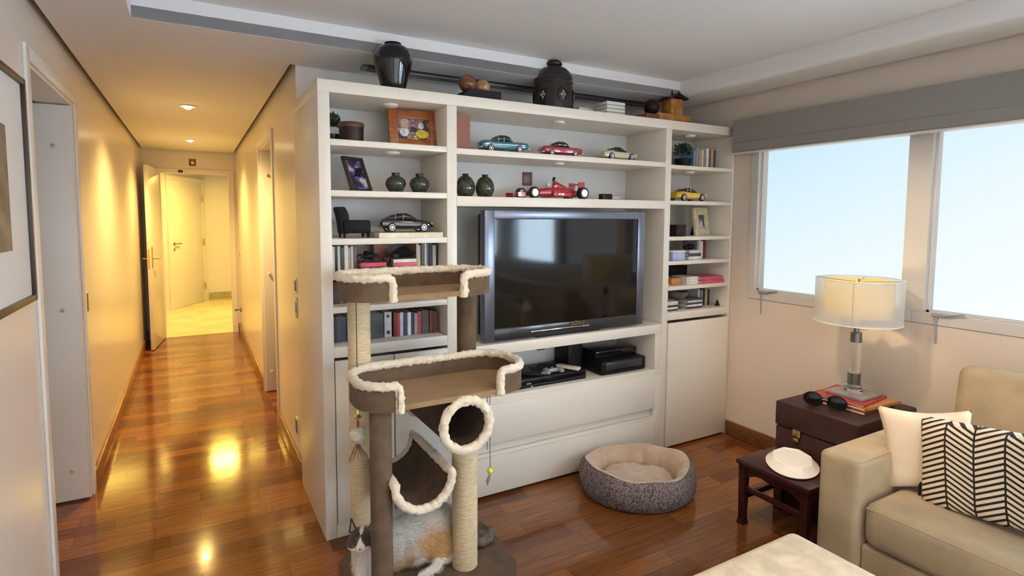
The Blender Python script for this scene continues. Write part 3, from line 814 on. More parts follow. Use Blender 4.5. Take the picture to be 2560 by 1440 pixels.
def book(label, x, y, z, w_, d_, h_, cm, rz=0, lean=0, group=None, flat=False, cat='book'):
    """upright: w_ thickness along x, spine toward -y. flat: lying, w_ along x, h_ thickness"""
    q = B(); c_ = min(.003, w_ * .16, h_ * .3)
    rot = Matrix.Rotation(R(lean), 3, 'Y') if lean else None
    if not flat:
        q.box(0, 0, 0, c_, d_, h_, rot=rot, piv=(0, 0, 0)); q.box(w_ - c_, 0, 0, w_, d_, h_, rot=rot, piv=(0, 0, 0)); q.box(c_, 0, 0, w_ - c_, c_, h_, rot=rot, piv=(0, 0, 0))
        q.m = 1; q.box(c_, c_, .002, w_ - c_, d_ - .003, h_ - .003, rot=rot, piv=(0, 0, 0))
    else:
        q.box(0, 0, 0, w_, d_, c_); q.box(0, 0, h_ - c_, w_, d_, h_); q.box(0, 0, c_, w_, c_, h_ - c_)
        q.m = 1; q.box(.003, c_, c_, w_ - .003, d_ - .003, h_ - c_)
    o = q.obj('book' if cat == 'book' else 'disc_case', [cm, M_paper], smooth=False)
    return tag(o, label, cat, group, (x, y, z), rz)


BC = {}


def bcol(n, c_): BC[n] = mat('cover_' + n.replace(' ', '_'), c_, .35, var=.12, scale=25); return BC[n]


for n, c_ in dict(white=(.75, .73, .68), black=(.02, .02, .022), grey=(.30, .30, .31), tan=(.45, .32, .18), navy=(.03, .04, .10), red=(.38, .035, .03), maroon=(.15, .025, .022), brown=(.14, .06, .04), green=(.05, .09, .06), blue=(.22, .36, .55), silver=(.55, .56, .58), cream=(.74, .66, .46), pink=(.62, .09, .15), rust=(.35, .11, .05), charcoal=(.05, .055, .06), purple=(.13, .08, .13), orange=(.5, .22, .06), lilac=(.42, .48, .75)).items(): bcol(n, c_)
ORD = ['first', 'second', 'third', 'fourth', 'fifth', 'sixth', 'seventh', 'eighth', 'ninth', 'tenth', 'eleventh', 'twelfth', 'thirteenth', 'fourteenth']


def row(where, group, x0, x1, y, z, hmin, hmax, cols, depth=.13, cat='book', noun='book'):
    ws = [random.uniform(.7, 1.3) for _ in cols]; s = (x1 - x0) / sum(ws); x = x0
    for i, (cn, w_) in enumerate(zip(cols, ws)):
        ww = w_ * s
        book('%s %s, %s from the left %s' % (cn, noun, ORD[i], where), x + .0005, y + random.uniform(0, .012), z, ww - .001, depth, random.uniform(hmin, hmax), BC[cn], group=group, cat=cat)
        x += ww


row('in the left row, fourth shelf of left bay', 'upright books at the left end of the left bay', .048, .178, .10, 1.2425, .112, .128, ['grey', 'white', 'black', 'white', 'charcoal', 'white', 'tan', 'silver', 'brown'])
row('in the divider-side row, fourth shelf of left bay', 'upright books by the divider in the left bay', .478, .598, .10, 1.2425, .108, .126, ['tan', 'white', 'black', 'cream', 'charcoal', 'navy', 'silver', 'black'])
row('in the long row, bottom shelf of left bay', 'books on the bottom left shelf', .352, .590, .09, .9055, .108, .125, ['maroon', 'red', 'silver', 'navy', 'white', 'black', 'grey', 'red', 'charcoal', 'brown', 'maroon', 'brown'])
row('in the dark row, bottom shelf of left bay', 'dark books at the far left of the bottom shelf', .046, .150, .09, .9055, .11, .13, ['black', 'charcoal', 'navy', 'charcoal'])
row('on the fifth shelf of left bay', 'dark books on the fifth left shelf', .046, .135, .09, 1.0895, .10, .12, ['purple', 'black', 'brown', 'navy'])
row('beside the plant, top shelf of right bay', 'books on the top right shelf', 2.438, 2.640, .09, 1.8325, .115, .135, ['blue', 'grey', 'tan', 'white', 'grey', 'white', 'brown', 'tan', 'charcoal'])
row('in the row, lowest shelf of right bay', 'disc cases on the lowest right shelf', 2.520, 2.640, .10, .8955, .105, .118, ['silver', 'charcoal', 'grey', 'black', 'tan', 'black'], cat='disc case', noun='disc case')
# binders in the lower left row
book('thick charcoal album standing on the bottom left shelf behind the sisal post', .235, .10, .9055, .068, .18, .122, BC['charcoal'])
t_ = book('pale grey binder with dark round label marks on the bottom left shelf', .309, .10, .9055, .036, .18, .126, BC['silver'])
q = B(); q.lathe([(0, 0), (.010, 0), (.010, .001)], (.018, -.001, .024), 16, 'y'); q.lathe([(0, 0), (.008, 0), (.008, .001)], (.018, -.001, .105), 16, 'y'); q.obj('label_mark', BC['charcoal'], t_)
book('thick red-brown leather book standing alone at the left of the top centre shelf', .685, .10, 1.8445, .095, .16, .185, M_rust)
book('cream coffee table book under the black model car', .262, .015, 1.4012, .325, .24, .024, BC['cream'], flat=True)
for i, (cn, x, w_, z) in enumerate((('maroon', .185, .135, 1.2425), ('pink', .190, .125, 1.2615), ('orange', .355, .125, 1.2425), ('pink', .350, .12, 1.2595), ('white', .352, .118, 1.2765))):
    book('%s book lying flat in the %s small stack on the fourth left shelf' % (cn, 'left' if i < 2 else 'right'), x, .08, z, w_, .16, .018 if i < 2 else .016, BC[cn], flat=True)
book('rust-orange book standing behind the black motorcycle ornament', .305, .25, 1.2425, .07, .05, .115, BC['rust'])


# dark ornaments on the fourth left shelf
t_ = thing('motorcycle_model', 'small black toy motorcycle on the left flat book stack', 'model', (.243, .13, 1.2800))
q = B(); q.tube([(-.042 + .018 * math.cos(a), 0, .019 + .018 * math.sin(a)) for a in [i * .45 for i in range(14)]], .005, 8, closed=True); q.obj('wheel', M_rubber, t_)
q = B(); q.tube([(.038 + .018 * math.cos(a), 0, .019 + .018 * math.sin(a)) for a in [i * .45 for i in range(14)]], .005, 8, closed=True); q.obj('wheel', M_rubber, t_)
q = B(); q.ball((0, 0, .03), (.03, .012, .016), 12); q.ball((-.012, 0, .046), (.016, .01, .010), 12); q.tube([(.038, 0, .02), (.022, 0, .05), (.018, .014, .056), (.018, -.014, .056)], .003, 6); q.tube([(-.042, 0, .02), (-.02, 0, .035)], .004, 6); q.obj('frame_and_tank', M_blackm, t_)
t_ = thing('black_shell_ornament', 'black faceted ornament on the right flat book stack', 'ornament', (.418, .13, 1.2935))
q = B(); q.ring([[(-.055, -.03, 0), (.055, -.03, 0), (.055, .03, 0), (-.055, .03, 0)], [(-.06, -.034, .022), (.058, -.034, .02), (.058, .034, .02), (-.06, .034, .022)], [(-.012, -.008, .058), (.01, -.008, .056), (.01, .008, .056), (-.012, .008, .058)]]); q.obj('body', M_black, t_, smooth=False)
simple('bead_string', M_blackm, 'small black bead string between the two flat book stacks', 'beads', lambda q: [q.ball((.006 * math.sin(i * 2.2), 0, .008 + i * .010), .007, 8) for i in range(5)], (.336, .09, 1.2425))

# toy armchair
t_ = thing('miniature_armchair', 'tiny black leather armchair ornament on the third left shelf', 'figurine', (.168, .13, 1.4012), R(0))
q = B(); q.box(-.050, -.05, .022, .068, .05, .062, .010); q.obj('seat', M_ldark, t_)
q = B()
rings = []
for z, xa, xb in ((.02, -.062, -.034), (.07, -.066, -.030), (.11, -.074, -.032), (.135, -.082, -.042), (.146, -.078, -.052)):
    rings.append([(xa, -.048, z), (xb, -.050, z), (xb, .050, z), (xa, .048, z)])
q.ring(rings); q.obj('backrest', M_ldark, t_, ang=60)
for s in (-1, 1):
    q = B(); q.box(-.058, s * .048 - .012, .022, .072, s * .048 + .012, .084, .010); q.obj('armrest', M_ldark, t_)
for a in (-.052, .060):
    for b_ in (-.045, .045):
        q = B(); q.cyl((a, b_, .022), (a, b_, 0), .007, .004, 8); q.obj('leg', M_blackm, t_)


# ------------------------------------------------------------------ model cars
def sring(x, w_, z0, z1, n=20, e=.45):
    out = []
    for i in range(n):
        a = 2 * math.pi * i / n + math.pi / n; c_, s_ = math.cos(a), math.sin(a)
        y = math.copysign(abs(c_) ** e, c_) * w_; z = (z0 + z1) / 2 + math.copysign(abs(s_) ** e, s_) * (z1 - z0) / 2
        out.append(Vector((x, y, z)))
    return out


def model_car(label, loc, rz, L, paint, top, kind='classic', wheel=M_hub, glass=M_glassd):
    t_ = thing('model_car', label, 'model car', loc, rz)
    t_.scale = (1, 1, 1.2)
    s = L / 4.6
    wb = {'classic': (-1.45, 1.35), 'coupe': (-1.32, 1.38), 'sport': (-1.2, 1.25)}[kind]
    wr = .34 if kind != 'classic' else .33
    if kind == 'classic':
        body = [(-2.3, .70, .42, .78), (-2.22, .82, .34, .92), (-1.9, .88, .28, .98), (-1.0, .92, .24, .93), (0, .92, .22, .90), (.9, .92, .24, .90), (1.7, .90, .28, .88), (2.15, .86, .32, .84), (2.3, .74, .40, .72)]
        cab = [(-1.25, .62, .88, .93), (-.95, .70, .85, 1.22), (-.55, .72, .85, 1.36), (.1, .72, .85, 1.38), (.45, .70, .85, 1.30), (.80, .66, .85, .93)]
    elif kind == 'coupe':
        body = [(-2.2, .60, .45, .75), (-2.1, .80, .30, .92), (-1.4, .90, .24, .98), (-.5, .92, .20, .90), (.3, .92, .20, .88), (1.2, .92, .22, .86), (1.8, .86, .26, .76), (2.15, .74, .30, .62), (2.26, .5, .36, .52)]
        cab = [(-1.85, .55, .85, .92), (-1.3, .66, .85, 1.14), (-.6, .70, .85, 1.28), (.0, .70, .85, 1.29), (.45, .68, .82, 1.14), (.95, .64, .80, .90)]
    else:
        body = [(-2.1, .60, .40, .62), (-2.0, .80, .28, .78), (-1.3, .90, .22, .90), (-.4, .90, .18, .84), (.3, .90, .18, .80), (1.1, .90, .2, .80), (1.7, .84, .24, .68), (2.05, .70, .28, .54), (2.15, .45, .34, .46)]
        cab = [(-1.5, .55, .78, .86), (-.9, .64, .78, 1.08), (-.3, .66, .78, 1.19), (.15, .66, .76, 1.17), (.55, .62, .74, 1.0), (.95, .58, .72, .82)]
    q = B(); q.ring([sring(x * s, w_ * s, a * s, b_ * s) for x, w_, a, b_ in body]); bo = q.obj('car_body', paint, t_, ang=50)
    # cabin glass with a roof skin
    q = B(); q.ring([sring(x * s, w_ * s, a * s, b_ * s, 16, .6) for x, w_, a, b_ in cab]); q.obj('cabin_glass', glass, t_, ang=50)
    q = B()
    for (xa, wa, _, za), (xb, wb_, _, zb) in [(cab[i], cab[i + 1]) for i in range(1, len(cab) - 2)]:
        q.ring([[Vector((x_ * s, k * w_ * .86 * s, (z_ + .012 - (.10 if abs(k) == 1 else .0)) * s)) for k in (-1, -.7, 0, .7, 1)] + [Vector((x_ * s, k * w_ * .82 * s, (z_ - .03 - (.10 if abs(k) == 1 else .0)) * s)) for k in (1, .7, 0, -.7, -1)] for x_, w_, z_ in ((xa, wa, za), (xb, wb_, zb))])
    q.obj('roof', top, t_, ang=50)
    for x_ in (cab[1][0] + .3, (cab[0][0] + cab[-1][0]) / 2 + .1):
        for k in (-1, 1):
            q = B(); q.box((x_ - .03) * s, (k * .70 - .02) * s, .85 * s, (x_ + .03) * s, (k * .70 + .02) * s, 1.2 * s); q.obj('pillar', top, t_, smooth=False)
    for x_ in wb:
        for k in (-1, 1):
            q = B(); q.lathe([(wr * .62 * s, -.11 * s), (wr * .95 * s, -.11 * s), (wr * s, -.07 * s), (wr * s, .07 * s), (wr * .95 * s, .11 * s), (wr * .62 * s, .11 * s)], (x_ * s, k * .84 * s, wr * s), 22, 'y')
            wo_ = q.obj('tyre', M_rubber, t_)
            q = B(); q.lathe([(0, -.115 * s), (.1 * s, -.12 * s), (wr * .3 * s, -.10 * s), (wr * .64 * s, -.115 * s), (wr * .64 * s, .115 * s), (wr * .3 * s, .10 * s), (.1 * s, .12 * s), (0, .115 * s)], (x_ * s, k * .84 * s, wr * s), 14, 'y')
            q.obj('hub', wheel, wo_)
    q = B(); xe = body[-1][0]
    for k in (-1, 1):
        q.ball(((xe - .12) * s, k * .62 * s, (.66 if kind == 'classic' else .58) * s), (.10 * s, .12 * s, .09 * s), 10)
    q.obj('headlights', M_hub, t_)
    q = B(); q.box((xe - .02) * s, -.8 * s, .36 * s, (xe + .07) * s, .8 * s, .46 * s, .02 * s); q.obj('bumper', M_chrome if kind == 'classic' else paint, t_)
    q = B(); q.box((body[0][0] - .07) * s, -.78 * s, .38 * s, (body[0][0] + .03) * s, .78 * s, .48 * s, .02 * s); q.obj('bumper', M_chrome if kind == 'classic' else paint, t_)
    if kind == 'classic':
        for k in (-1, 1):
            q = B(); q.box(-2.1 * s, (k * .93 - .012) * s, .60 * s, 1.9 * s, (k * .93 + .012) * s, .64 * s); q.obj('side_trim', M_chrome, t_)
    return t_


def paint(n, c_): return mat('paint_' + n, c_, .12, var=.04, coat=1)


P_teal, P_red, P_cream, P_blk, P_yel, P_f1 = paint('teal', (.025, .16, .22)), paint('red', (.36, .010, .03)), paint('cream', (.62, .56, .36)), paint('black', (.01, .008, .007)), paint('yellow', (.70, .43, .02)), paint('racing_red', (.42, .010, .015))
P_pale = paint('pale_teal', (.30, .42, .44))
model_car('teal vintage saloon model car on the top centre shelf', (.992, .13, 1.8445), R(-8), .272, P_teal, P_pale, 'classic', M_white)
model_car('small dark red vintage model car in the middle of the top centre shelf', (1.375, .13, 1.8445), R(-6), .25, P_red, P_red, 'classic', M_white)
model_car('cream convertible model car with dark top at the right of the top centre shelf', (1.80, .13, 1.8445), R(-6), .27, P_cream, M_blackm, 'sport')
model_car('glossy black luxury model car on the cream book', (.425, .115, 1.4255), R(-4), .275, P_blk, P_blk, 'coupe')
model_car('yellow sports model car on the right bay second shelf', (2.395, .11, 1.6085), R(-4), .29, P_yel, P_yel, 'sport')

# racing car
t_ = thing('racing_car_model', 'red open-wheel racing car model on the shelf above the television', 'model car', (1.315, .15, 1.6065), R(-3)); t_.scale = (.88, .88, .95)
q = B(); q.ring([sring(x, w_, a, b_, 16, .6) for x, w_, a, b_ in ((-.25, .012, .020, .035), (-.18, .020, .018, .045), (-.08, .030, .015, .062), (-.02, .045, .012, .070), (.05, .060, .012, .072), (.12, .050, .012, .068), (.20, .025, .014, .056), (.235, .016, .018, .045))]); q.obj('car_body', P_f1, t_, ang=50)
q = B(); q.ring([sring(x, w_, a, b_, 12, .7) for x, w_, a, b_ in ((.028, .014, .06, .080), (.035, .016, .06, .112), (.055, .014, .06, .108), (.11, .008, .06, .086), (.17, .004, .055, .062))]); q.obj('engine_cover', P_f1, t_, ang=50)
q = B(); q.box(.030, -.010, .110, .042, .010, .135, .003, rot=Matrix.Rotation(R(20), 3, 'Y')); q.obj('camera_pod', M_blackm, t_)
q = B(); q.box(-.275, -.085, .012, -.225, .085, .018, .002); q.box(-.275, -.087, .010, -.225, -.083, .035); q.box(-.275, .083, .010, -.225, .087, .035); q.obj('front_wing', P_f1, t_)
q = B(); q.box(.19, -.055, .088, .235, .055, .094, .002); q.box(.19, -.058, .04, .24, -.054, .105); q.box(.19, .054, .04, .24, .058, .105); q.obj('rear_wing', P_f1, t_)
q = B(); q.ball((-.012, 0, .084), .013, 14); q.obj('driver_helmet', M_phw, t_)
for x, k, r_, wd in ((-.165, -1, .034, .018), (-.165, 1, .034, .018), (.205, -1, .036, .022), (.205, 1, .036, .022)):
    q = B(); q.lathe([(r_ * .6, -wd), (r_ * .95, -wd), (r_, -wd * .7), (r_, wd * .7), (r_ * .95, wd), (r_ * .6, wd)], (x, k * .088, r_), 24, 'y'); w_ = q.obj('tyre', M_rubber, t_)
    q = B(); q.lathe([(0, -wd * 1.02), (r_ * .62, -wd * 1.05), (r_ * .62, wd * 1.05), (0, wd * 1.02)], (x, k * .088, r_), 16, 'y'); q.obj('hub', M_hub, w_)
q = B()
for x in (-.165, .205): q.cyl((x, -.085, .034), (x, .085, .034), .003, None, 6)
for k in (-1, 1): q.box(-.01, k * .06 - .02, .012, .13, k * .06 + .02, .05, .008)
q.obj('axles_and_sidepods', P_f1, t_)
t_ = thing('matchbox_stack', 'tiny brown wooden box with silver cap at the right of the racing car', 'box', (1.735, .13, 1.6065))
q = B(); q.box(-.055, -.02, 0, .02, .02, .038, .003); q.obj('box_body', M_dkb, t_)
q = B(); q.cyl((.025, 0, .017), (.085, 0, .017), .016, None, 14); q.obj('silver_cap', M_hub, t_)

# ------------------------------------------------------------------ right bay
t_ = thing('potted_plant', 'dark leafy plant in a black pot on the top right shelf', 'plant', (2.36, .12, 1.8325))
q = B(); q.lathe([(0, 0), (.045, 0), (.058, .055), (.054, .058), (.045, .05)], seg=24); q.obj('pot', M_blackm, t_)
q = B(); foliage(q, 0, 0, .10, .062, .05, 260, .024); q.obj('foliage', mat('dark_leaf', (.03, .055, .04), .5, var=.7, scale=60), t_, smooth=False)
simple('small_box', M_dkb, 'small dark box beside the pale photo frame on the right bay', 'box', lambda q: (q.box(-.04, -.05, 0, .045, .05, .055, .002), q.box(-.042, -.052, .055, .047, .052, .075, .002)), (2.285, .10, 1.3805))
simple('storage_box', [BC['lilac'], BC['white']], 'lilac-blue box on the right bay below the pale frame', 'box', lambda q: (q.box(-.052, -.05, 0, .058, .06, .052, .003), setattr(q, 'm', 1), q.box(-.054, -.052, .052, .06, .062, .064, .002)), (2.255, .085, 1.2245))
for i, cn in enumerate(('white', 'charcoal', 'silver')):
    book('%s book in the flat stack of three beside the lilac box, %s' % (cn, ('bottom', 'middle', 'top')[i]), 2.362 + .003 * i, .05, 1.2245 + i * .021, .115, .15, .020, BC[cn], flat=True, group='flat stack of three on the right bay')
simple('dark_figurine', M_blackm, 'dark blue-black trinket lying on the flat stack on the right bay', 'ornament', lambda q: (q.ball((0, 0, .02), (.035, .02, .02), 14), q.ball((-.04, 0, .014), (.022, .016, .014), 12)), (2.43, .10, 1.2882))
simple('greeting_card', mat('card_print', (.35, .25, .22), .5, var=.5, scale=30), 'small upright printed card behind the lilac box', 'card', lambda q: q.box(-.05, 0, 0, .05, .004, .10), (2.30, .28, 1.2245))
row('in the upright row below the pale frame', 'tall books on the right bay', 2.505, 2.600, .10, 1.2245, .115, .128, ['grey', 'cream', 'white', 'maroon', 'brown'])
t_ = thing('candle_holder', 'small copper-coloured figure at the left of the pink book shelf', 'ornament', (2.195, .08, 1.0615))
q = B(); q.lathe([(0, 0), (.022, 0), (.020, .008), (.010, .02), (.016, .045), (.019, .060), (.010, .075), (.013, .088), (.012, .10), (.004, .115), (0, .12)], seg=20); q.obj('body', mat('copper', (.70, .40, .22), .3, .6, var=.2), t_)
simple('orange_pouch', BC['orange'], 'low ochre box between the copper figure and the white books', 'box', lambda q: q.box(-.05, -.04, 0, .05, .05, .045, .01), (2.275, .10, 1.0615))
for i in range(3):
    book('white book in the flat stack beside the rolled pink one, %s' % (('bottom', 'middle', 'top')[i]), 2.335, .035, 1.0615 + i * .017, .105, .14, .016, BC['white'], flat=True, group='white books on the right bay')
for i, (cn) in enumerate(('pink', 'pink')):
    book('pink book lying flat on the right bay, %s of the pair' % ('bottom', 'top')[i], 2.455 + .01 * i, .02 + .004 * i, 1.0615 + i * .023, .225 - .02 * i, .16, .022, BC['pink'], flat=True)
simple('storage_box', M_blackm, 'black box standing behind the pink books', 'box', lambda q: q.box(-.125, -.04, 0, .125, .04, .105, .003), (2.44, .28, 1.0615))
for i, cn in enumerate(('charcoal', 'white', 'black', 'silver', 'white')):
    book('%s magazine, %s from bottom, left stack on lowest right shelf' % (cn, ORD[i]), 2.150, .04, .8955 + i * .0125, .115, .16, .012, BC[cn], flat=True, group='left magazine stack')
for i, cn in enumerate(('navy', 'white', 'charcoal', 'silver', 'charcoal')):
    book('%s magazine, %s from bottom, right stack on lowest right shelf' % (cn, ORD[i]), 2.365, .05, .8955 + i * .0135, .14, .16, .013, BC[cn], flat=True, group='right magazine stack')
t_ = thing('stemmed_bowl', 'dark glass stemmed bowl between the two magazine stacks', 'bowl', (2.315, .085, .8955))
q = B(); q.lathe([(0, 0), (.022, .0), (.024, .006), (.008, .012), (.010, .05), (.014, .062), (.04, .075), (.062, .095), (.068, .118), (.064, .118), (.058, .098), (.0, .07)], seg=32); q.obj('body', mat('smoky_glass', (.12, .12, .12), .08, var=.1), t_)
simple('cone_ornament', M_blackm, 'tiny black cone at the right end of the lowest right shelf', 'ornament', lambda q: q.lathe([(0, 0), (.017, 0), (.014, .008), (.003, .04), (0, .042)], seg=18), (2.667, .06, .8955))

# ------------------------------------------------------------------ niche electronics
t_ = thing('cable_box_pile', 'black receiver box with tangled gadgets in the open niche', 'receiver', (1.30, .15, .5455))
q = B(); q.box(-.27, -.11, 0, .22, .15, .055, .006); q.obj('housing', M_blackm, t_)
q = B(); q.box(-.26, -.113, .012, .21, -.109, .045, .001); q.obj('front_panel', M_black, t_)
q = B(); q.box(-.20, -.1145, .024, -.17, -.1125, .03); q.box(-.17, -.1145, .006, -.16, -.1125, .012); q.obj('indicator', M_hub, t_)
gp = ((.14, -.02, .030, 'silver game pad resting on the black receiver', M_hub), (-.03, -.04, .026, 'black game pad in the middle of the receiver', M_blackm))
t_ = thing('game_controller', 'grey game pad on top of the black receiver', 'controller', (1.30, .09, .6008))
q = B(); q.box(-.05, -.025, .004, .05, .02, .028, .010); q.ball((-.048, -.03, .014), (.018, .03, .014), 12); q.ball((.048, -.03, .014), (.018, .03, .014), 12); q.obj('shell', M_cgrey, t_)
q = B(); q.lathe([(.008, .026), (.008, .034), (.011, .036), (0, .037)], (-.02, -.01, 0), 12); q.lathe([(.008, .026), (.008, .034), (.011, .036), (0, .037)], (.02, -.01, 0), 12); q.obj('thumb_sticks', M_blackm, t_)
t_ = thing('remote_control', 'pale remote control lying tilted on the black receiver', 'remote', (1.43, .10, .6008), R(-60))
q = B(); q.box(-.075, -.022, .003, .075, .022, .020, .006); q.obj('shell', mat('pale_remote', (.72, .68, .55), .3, var=.05), t_)
q = B()
for i in range(5):
    for k in (-1, 0, 1): q.box(-.05 + i * .02, k * .012 - .004, .02, -.04 + i * .02, k * .012 + .004, .022)
q.obj('buttons', M_cgrey, t_, smooth=False)
t_ = thing('remote_control', 'black remote control with grey tip on the left of the receiver', 'remote', (1.16, .09, .6008), R(-35))
q = B(); q.box(-.09, -.022, .002, .09, .022, .018, .005); q.obj('shell', M_blackm, t_)
q = B(); q.box(.06, -.02, .016, .088, .02, .0195, .001); q.obj('tip', M_cgrey, t_)
q = B()
for j in range(3):
    pts = [(-.12 + .03 * i, .02 * math.sin(i * 1.3 + j * 2) + .02 * j, .008 + .012 * abs(math.sin(i * .8 + j))) for i in range(9)]
    q.tube(pts, .0045, 7)
tag(q.obj('tangled_cable', M_blackm), 'tangled black cables draped over the receiver', 'cable', None, (1.32, .14, .6005))
t_ = thing('printer', 'black inkjet printer at the right of the open niche', 'printer', (1.82, .16, .5455))
q = B(); q.box(-.19, -.13, 0, .165, .17, .085, .012, 3); q.obj('housing', M_blackm, t_)
q = B(); q.box(-.16, -.133, .030, .13, -.128, .075, .002); q.obj('front_panel', M_cgrey if False else mat('printer_front', (.035, .037, .042), .3, var=.1), t_)
q = B(); q.box(-.18, -.06, .085, .155, .168, .135, .010, 3); q.obj('scanner_lid', M_black, t_)
q = B(); q.box(-.10, -.150, .018, .08, -.128, .026, .002); q.obj('paper_tray', M_blackm, t_)
t_ = thing('audio_speaker', 'black box speaker in the shadow behind the printer', 'speaker', (1.56, .26, .5455))
q = B(); q.box(-.055, -.06, 0, .055, .08, .19, .006); q.obj('housing', M_blackm, t_)
q = B(); q.lathe([(.04, -.062), (.038, -.058), (.02, -.055), (0, -.06)], (0, 0, .07), 20, 'y'); q.obj('driver_cone', M_blackm, t_)

# ------------------------------------------------------------------ framed picture on the left wall
t_ = thing('wall_picture', 'thin black framed picture with wide white mat on the left wall', 'picture', (XL, -.01, 1.20))
q = B(); H, Wd, bw = .775, .62, .022
for bx in ((0, -Wd, 0, .024, -Wd + bw, H), (0, -bw, 0, .024, 0, H), (0, -Wd + bw, 0, .024, -bw, bw), (0, -Wd + bw, H - bw, .024, -bw, H)): q.box(*bx, .002)
q.obj('frame_border', mat('dark_frame', (.03, .022, .02), .35, var=.1), t_)
q = B(); q.box(.002, -Wd + bw, bw, .012, -bw, H - bw); q.obj('mat_board', mat('mat_board', (.82, .80, .76), .6, var=.01), t_, smooth=False)
q = B(); q.box(.012, -Wd + .22, .19, .014, -.235, H - .19); q.obj('print', mat('sepia_print', (.20, .15, .11), .5, var=.35, scale=12), t_, smooth=False)

# ------------------------------------------------------------------ cat tree
CT = thing('cat_tree', 'tall taupe plush cat tree with cream trimmed trays, tunnel and sisal posts', 'cat tree', (0, 0, 0))
M_sis = mat('sisal_rope', (.72, .58, .36), .9, var=.12, scale=30, stretch=(1, 1, 6), bump=.8, bscale=120)


def cpart(name, fn, m, label=None, **k):
    q = B(); fn(q); return q.obj(name, m, CT, label=label, **k)


cpart('base', lambda q: q.prism([(-.01, -.62, .0), (.06, -.70, .0), (.56, -.70, .0), (.655, -.60, .0), (.672, -.40, .0), (.665, -.26, .0), (.60, -.18, .0), (.06, -.18, .0), (-.01, -.25, .0)], .042, (0, 0, 1)), M_plush)


def sisal(q, x, y, z0, z1, r_):
    n = int((z1 - z0) / .0085); rings = []
    for i in range(n * 4 + 1):
        z = z0 + (z1 - z0) * i / (n * 4); rr = r_ + .0016 * abs(math.sin(i * math.pi / 4)) + .0008 * noise.noise(Vector((x, y, z * 60)))
        rings.append([(x + rr * math.cos(2 * math.pi * k / 22), y + rr * math.sin(2 * math.pi * k / 22), z) for k in range(22)])
    q.ring(rings)


PA, PB, PC, PD = (.080, -.285), (.572, -.285), (.078, -.575), (.452, -.515)
cpart('post', lambda q: sisal(q, PA[0], PA[1], .042, 1.175, .045), M_sis, 'tall back sisal post')
cpart('post', lambda q: q.cyl((PB[0], PB[1], .042), (PB[0], PB[1], 1.175), .044, None, 28), M_plush, 'brown plush back post')
cpart('post', lambda q: q.cyl((PC[0], PC[1], .042), (PC[0], PC[1], .80), .041, None, 28), M_plush, 'brown plush front post')
cpart('post', lambda q: sisal(q, PD[0], PD[1], .042, .60, .052), M_sis, 'short thick sisal post')


def tray(x0, x1, y0, y1, z0, zr, gap0, gap1, fl):
    # outline: rounded rectangle, open between gap0 and gap1 on the front side
    rc = min((y1 - y0) * .46, .13); pts = []

    def arc(cx_, cy_, a0, a1, n=7):
        return [(cx_ + rc * math.cos(R(a0 + (a1 - a0) * i / n)), cy_ + rc * math.sin(R(a0 + (a1 - a0) * i / n))) for i in range(n + 1)]
    full = arc(x1 - rc, y0 + rc, -90, 0) + arc(x1 - rc, y1 - rc, 0, 90) + arc(x0 + rc, y1 - rc, 90, 180) + arc(x0 + rc, y0 + rc, 180, 270)
    path = [(gap1, y0)] + full + [(gap0, y0)]
    # densify
    dp = []
    for a, b_ in zip(path, path[1:]):
        d = math.hypot(b_[0] - a[0], b_[1] - a[1]); k = max(1, int(d / .009))
        dp += [(a[0] + (b_[0] - a[0]) * i / k, a[1] + (b_[1] - a[1]) * i / k) for i in range(k)]
    dp.append(path[-1])
    q = B(); q.prism([(x + ((x0 + x1) / 2 - x) * .012, y + ((y0 + y1) / 2 - y) * .03, z0 + .001) for x, y in full], .02, (0, 0, 1)); q.obj('tray_floor', M_plushin, CT)
    q = B(); n = len(dp); cx_, cy_ = (x0 + x1) / 2, (y0 + y1) / 2
    inn = []
    for i, (x, y) in enumerate(dp):
        a = dp[max(0, i - 1)]; b_ = dp[min(n - 1, i + 1)]; tx, ty = b_[0] - a[0], b_[1] - a[1]; l = math.hypot(tx, ty)
        inn.append((x - ty / l * .014, y + tx / l * .014))
    rings = [[(x, y, z0 + .0), (x, y, zr), (u, v, zr), (u, v, z0 + .0)] for (x, y), (u, v) in zip(dp, inn)]
    q.ring(rings); q.obj('tray_wall', M_plush, CT, ang=30)
    mid = [((x + u) / 2, (y + v) / 2, zr + .006) for (x, y), (u, v) in zip(dp, inn)]
    def down(g, dx):
        return [(g, y0 + .007, z0 + .0 + i * .009) for i in range(int((zr - z0) / .009))]
    dl = [(gap1 - .012 * (1 if True else 0), y0 + .004, z0 - .004 + i * .009) for i in range(int((zr - z0) / .009))]
    dr_ = [(gap0 + .012, y0 + .004, z0 - .004 + i * .009) for i in range(int((zr - z0) / .009))]
    path3 = dl + [(gap1 - .008, y0 + .004, zr - .004), (gap1 + .004, y0 + .006, zr + .004)] + mid[2:-2] + [(gap0 - .004, y0 + .006, zr + .004), (gap0 + .008, y0 + .004, zr - .004)] + dr_[::-1]
    q = B(); q.tube(path3, .0165, 16, jit=.42); q.obj('fur_trim', M_fur, CT, ang=80)


tray(-.02, .625, -.50, -.235, 1.178, 1.262, .145, .470, 0)
tray(-.005, .700, -.650, -.335, .797, .885, .118, .560, 0)

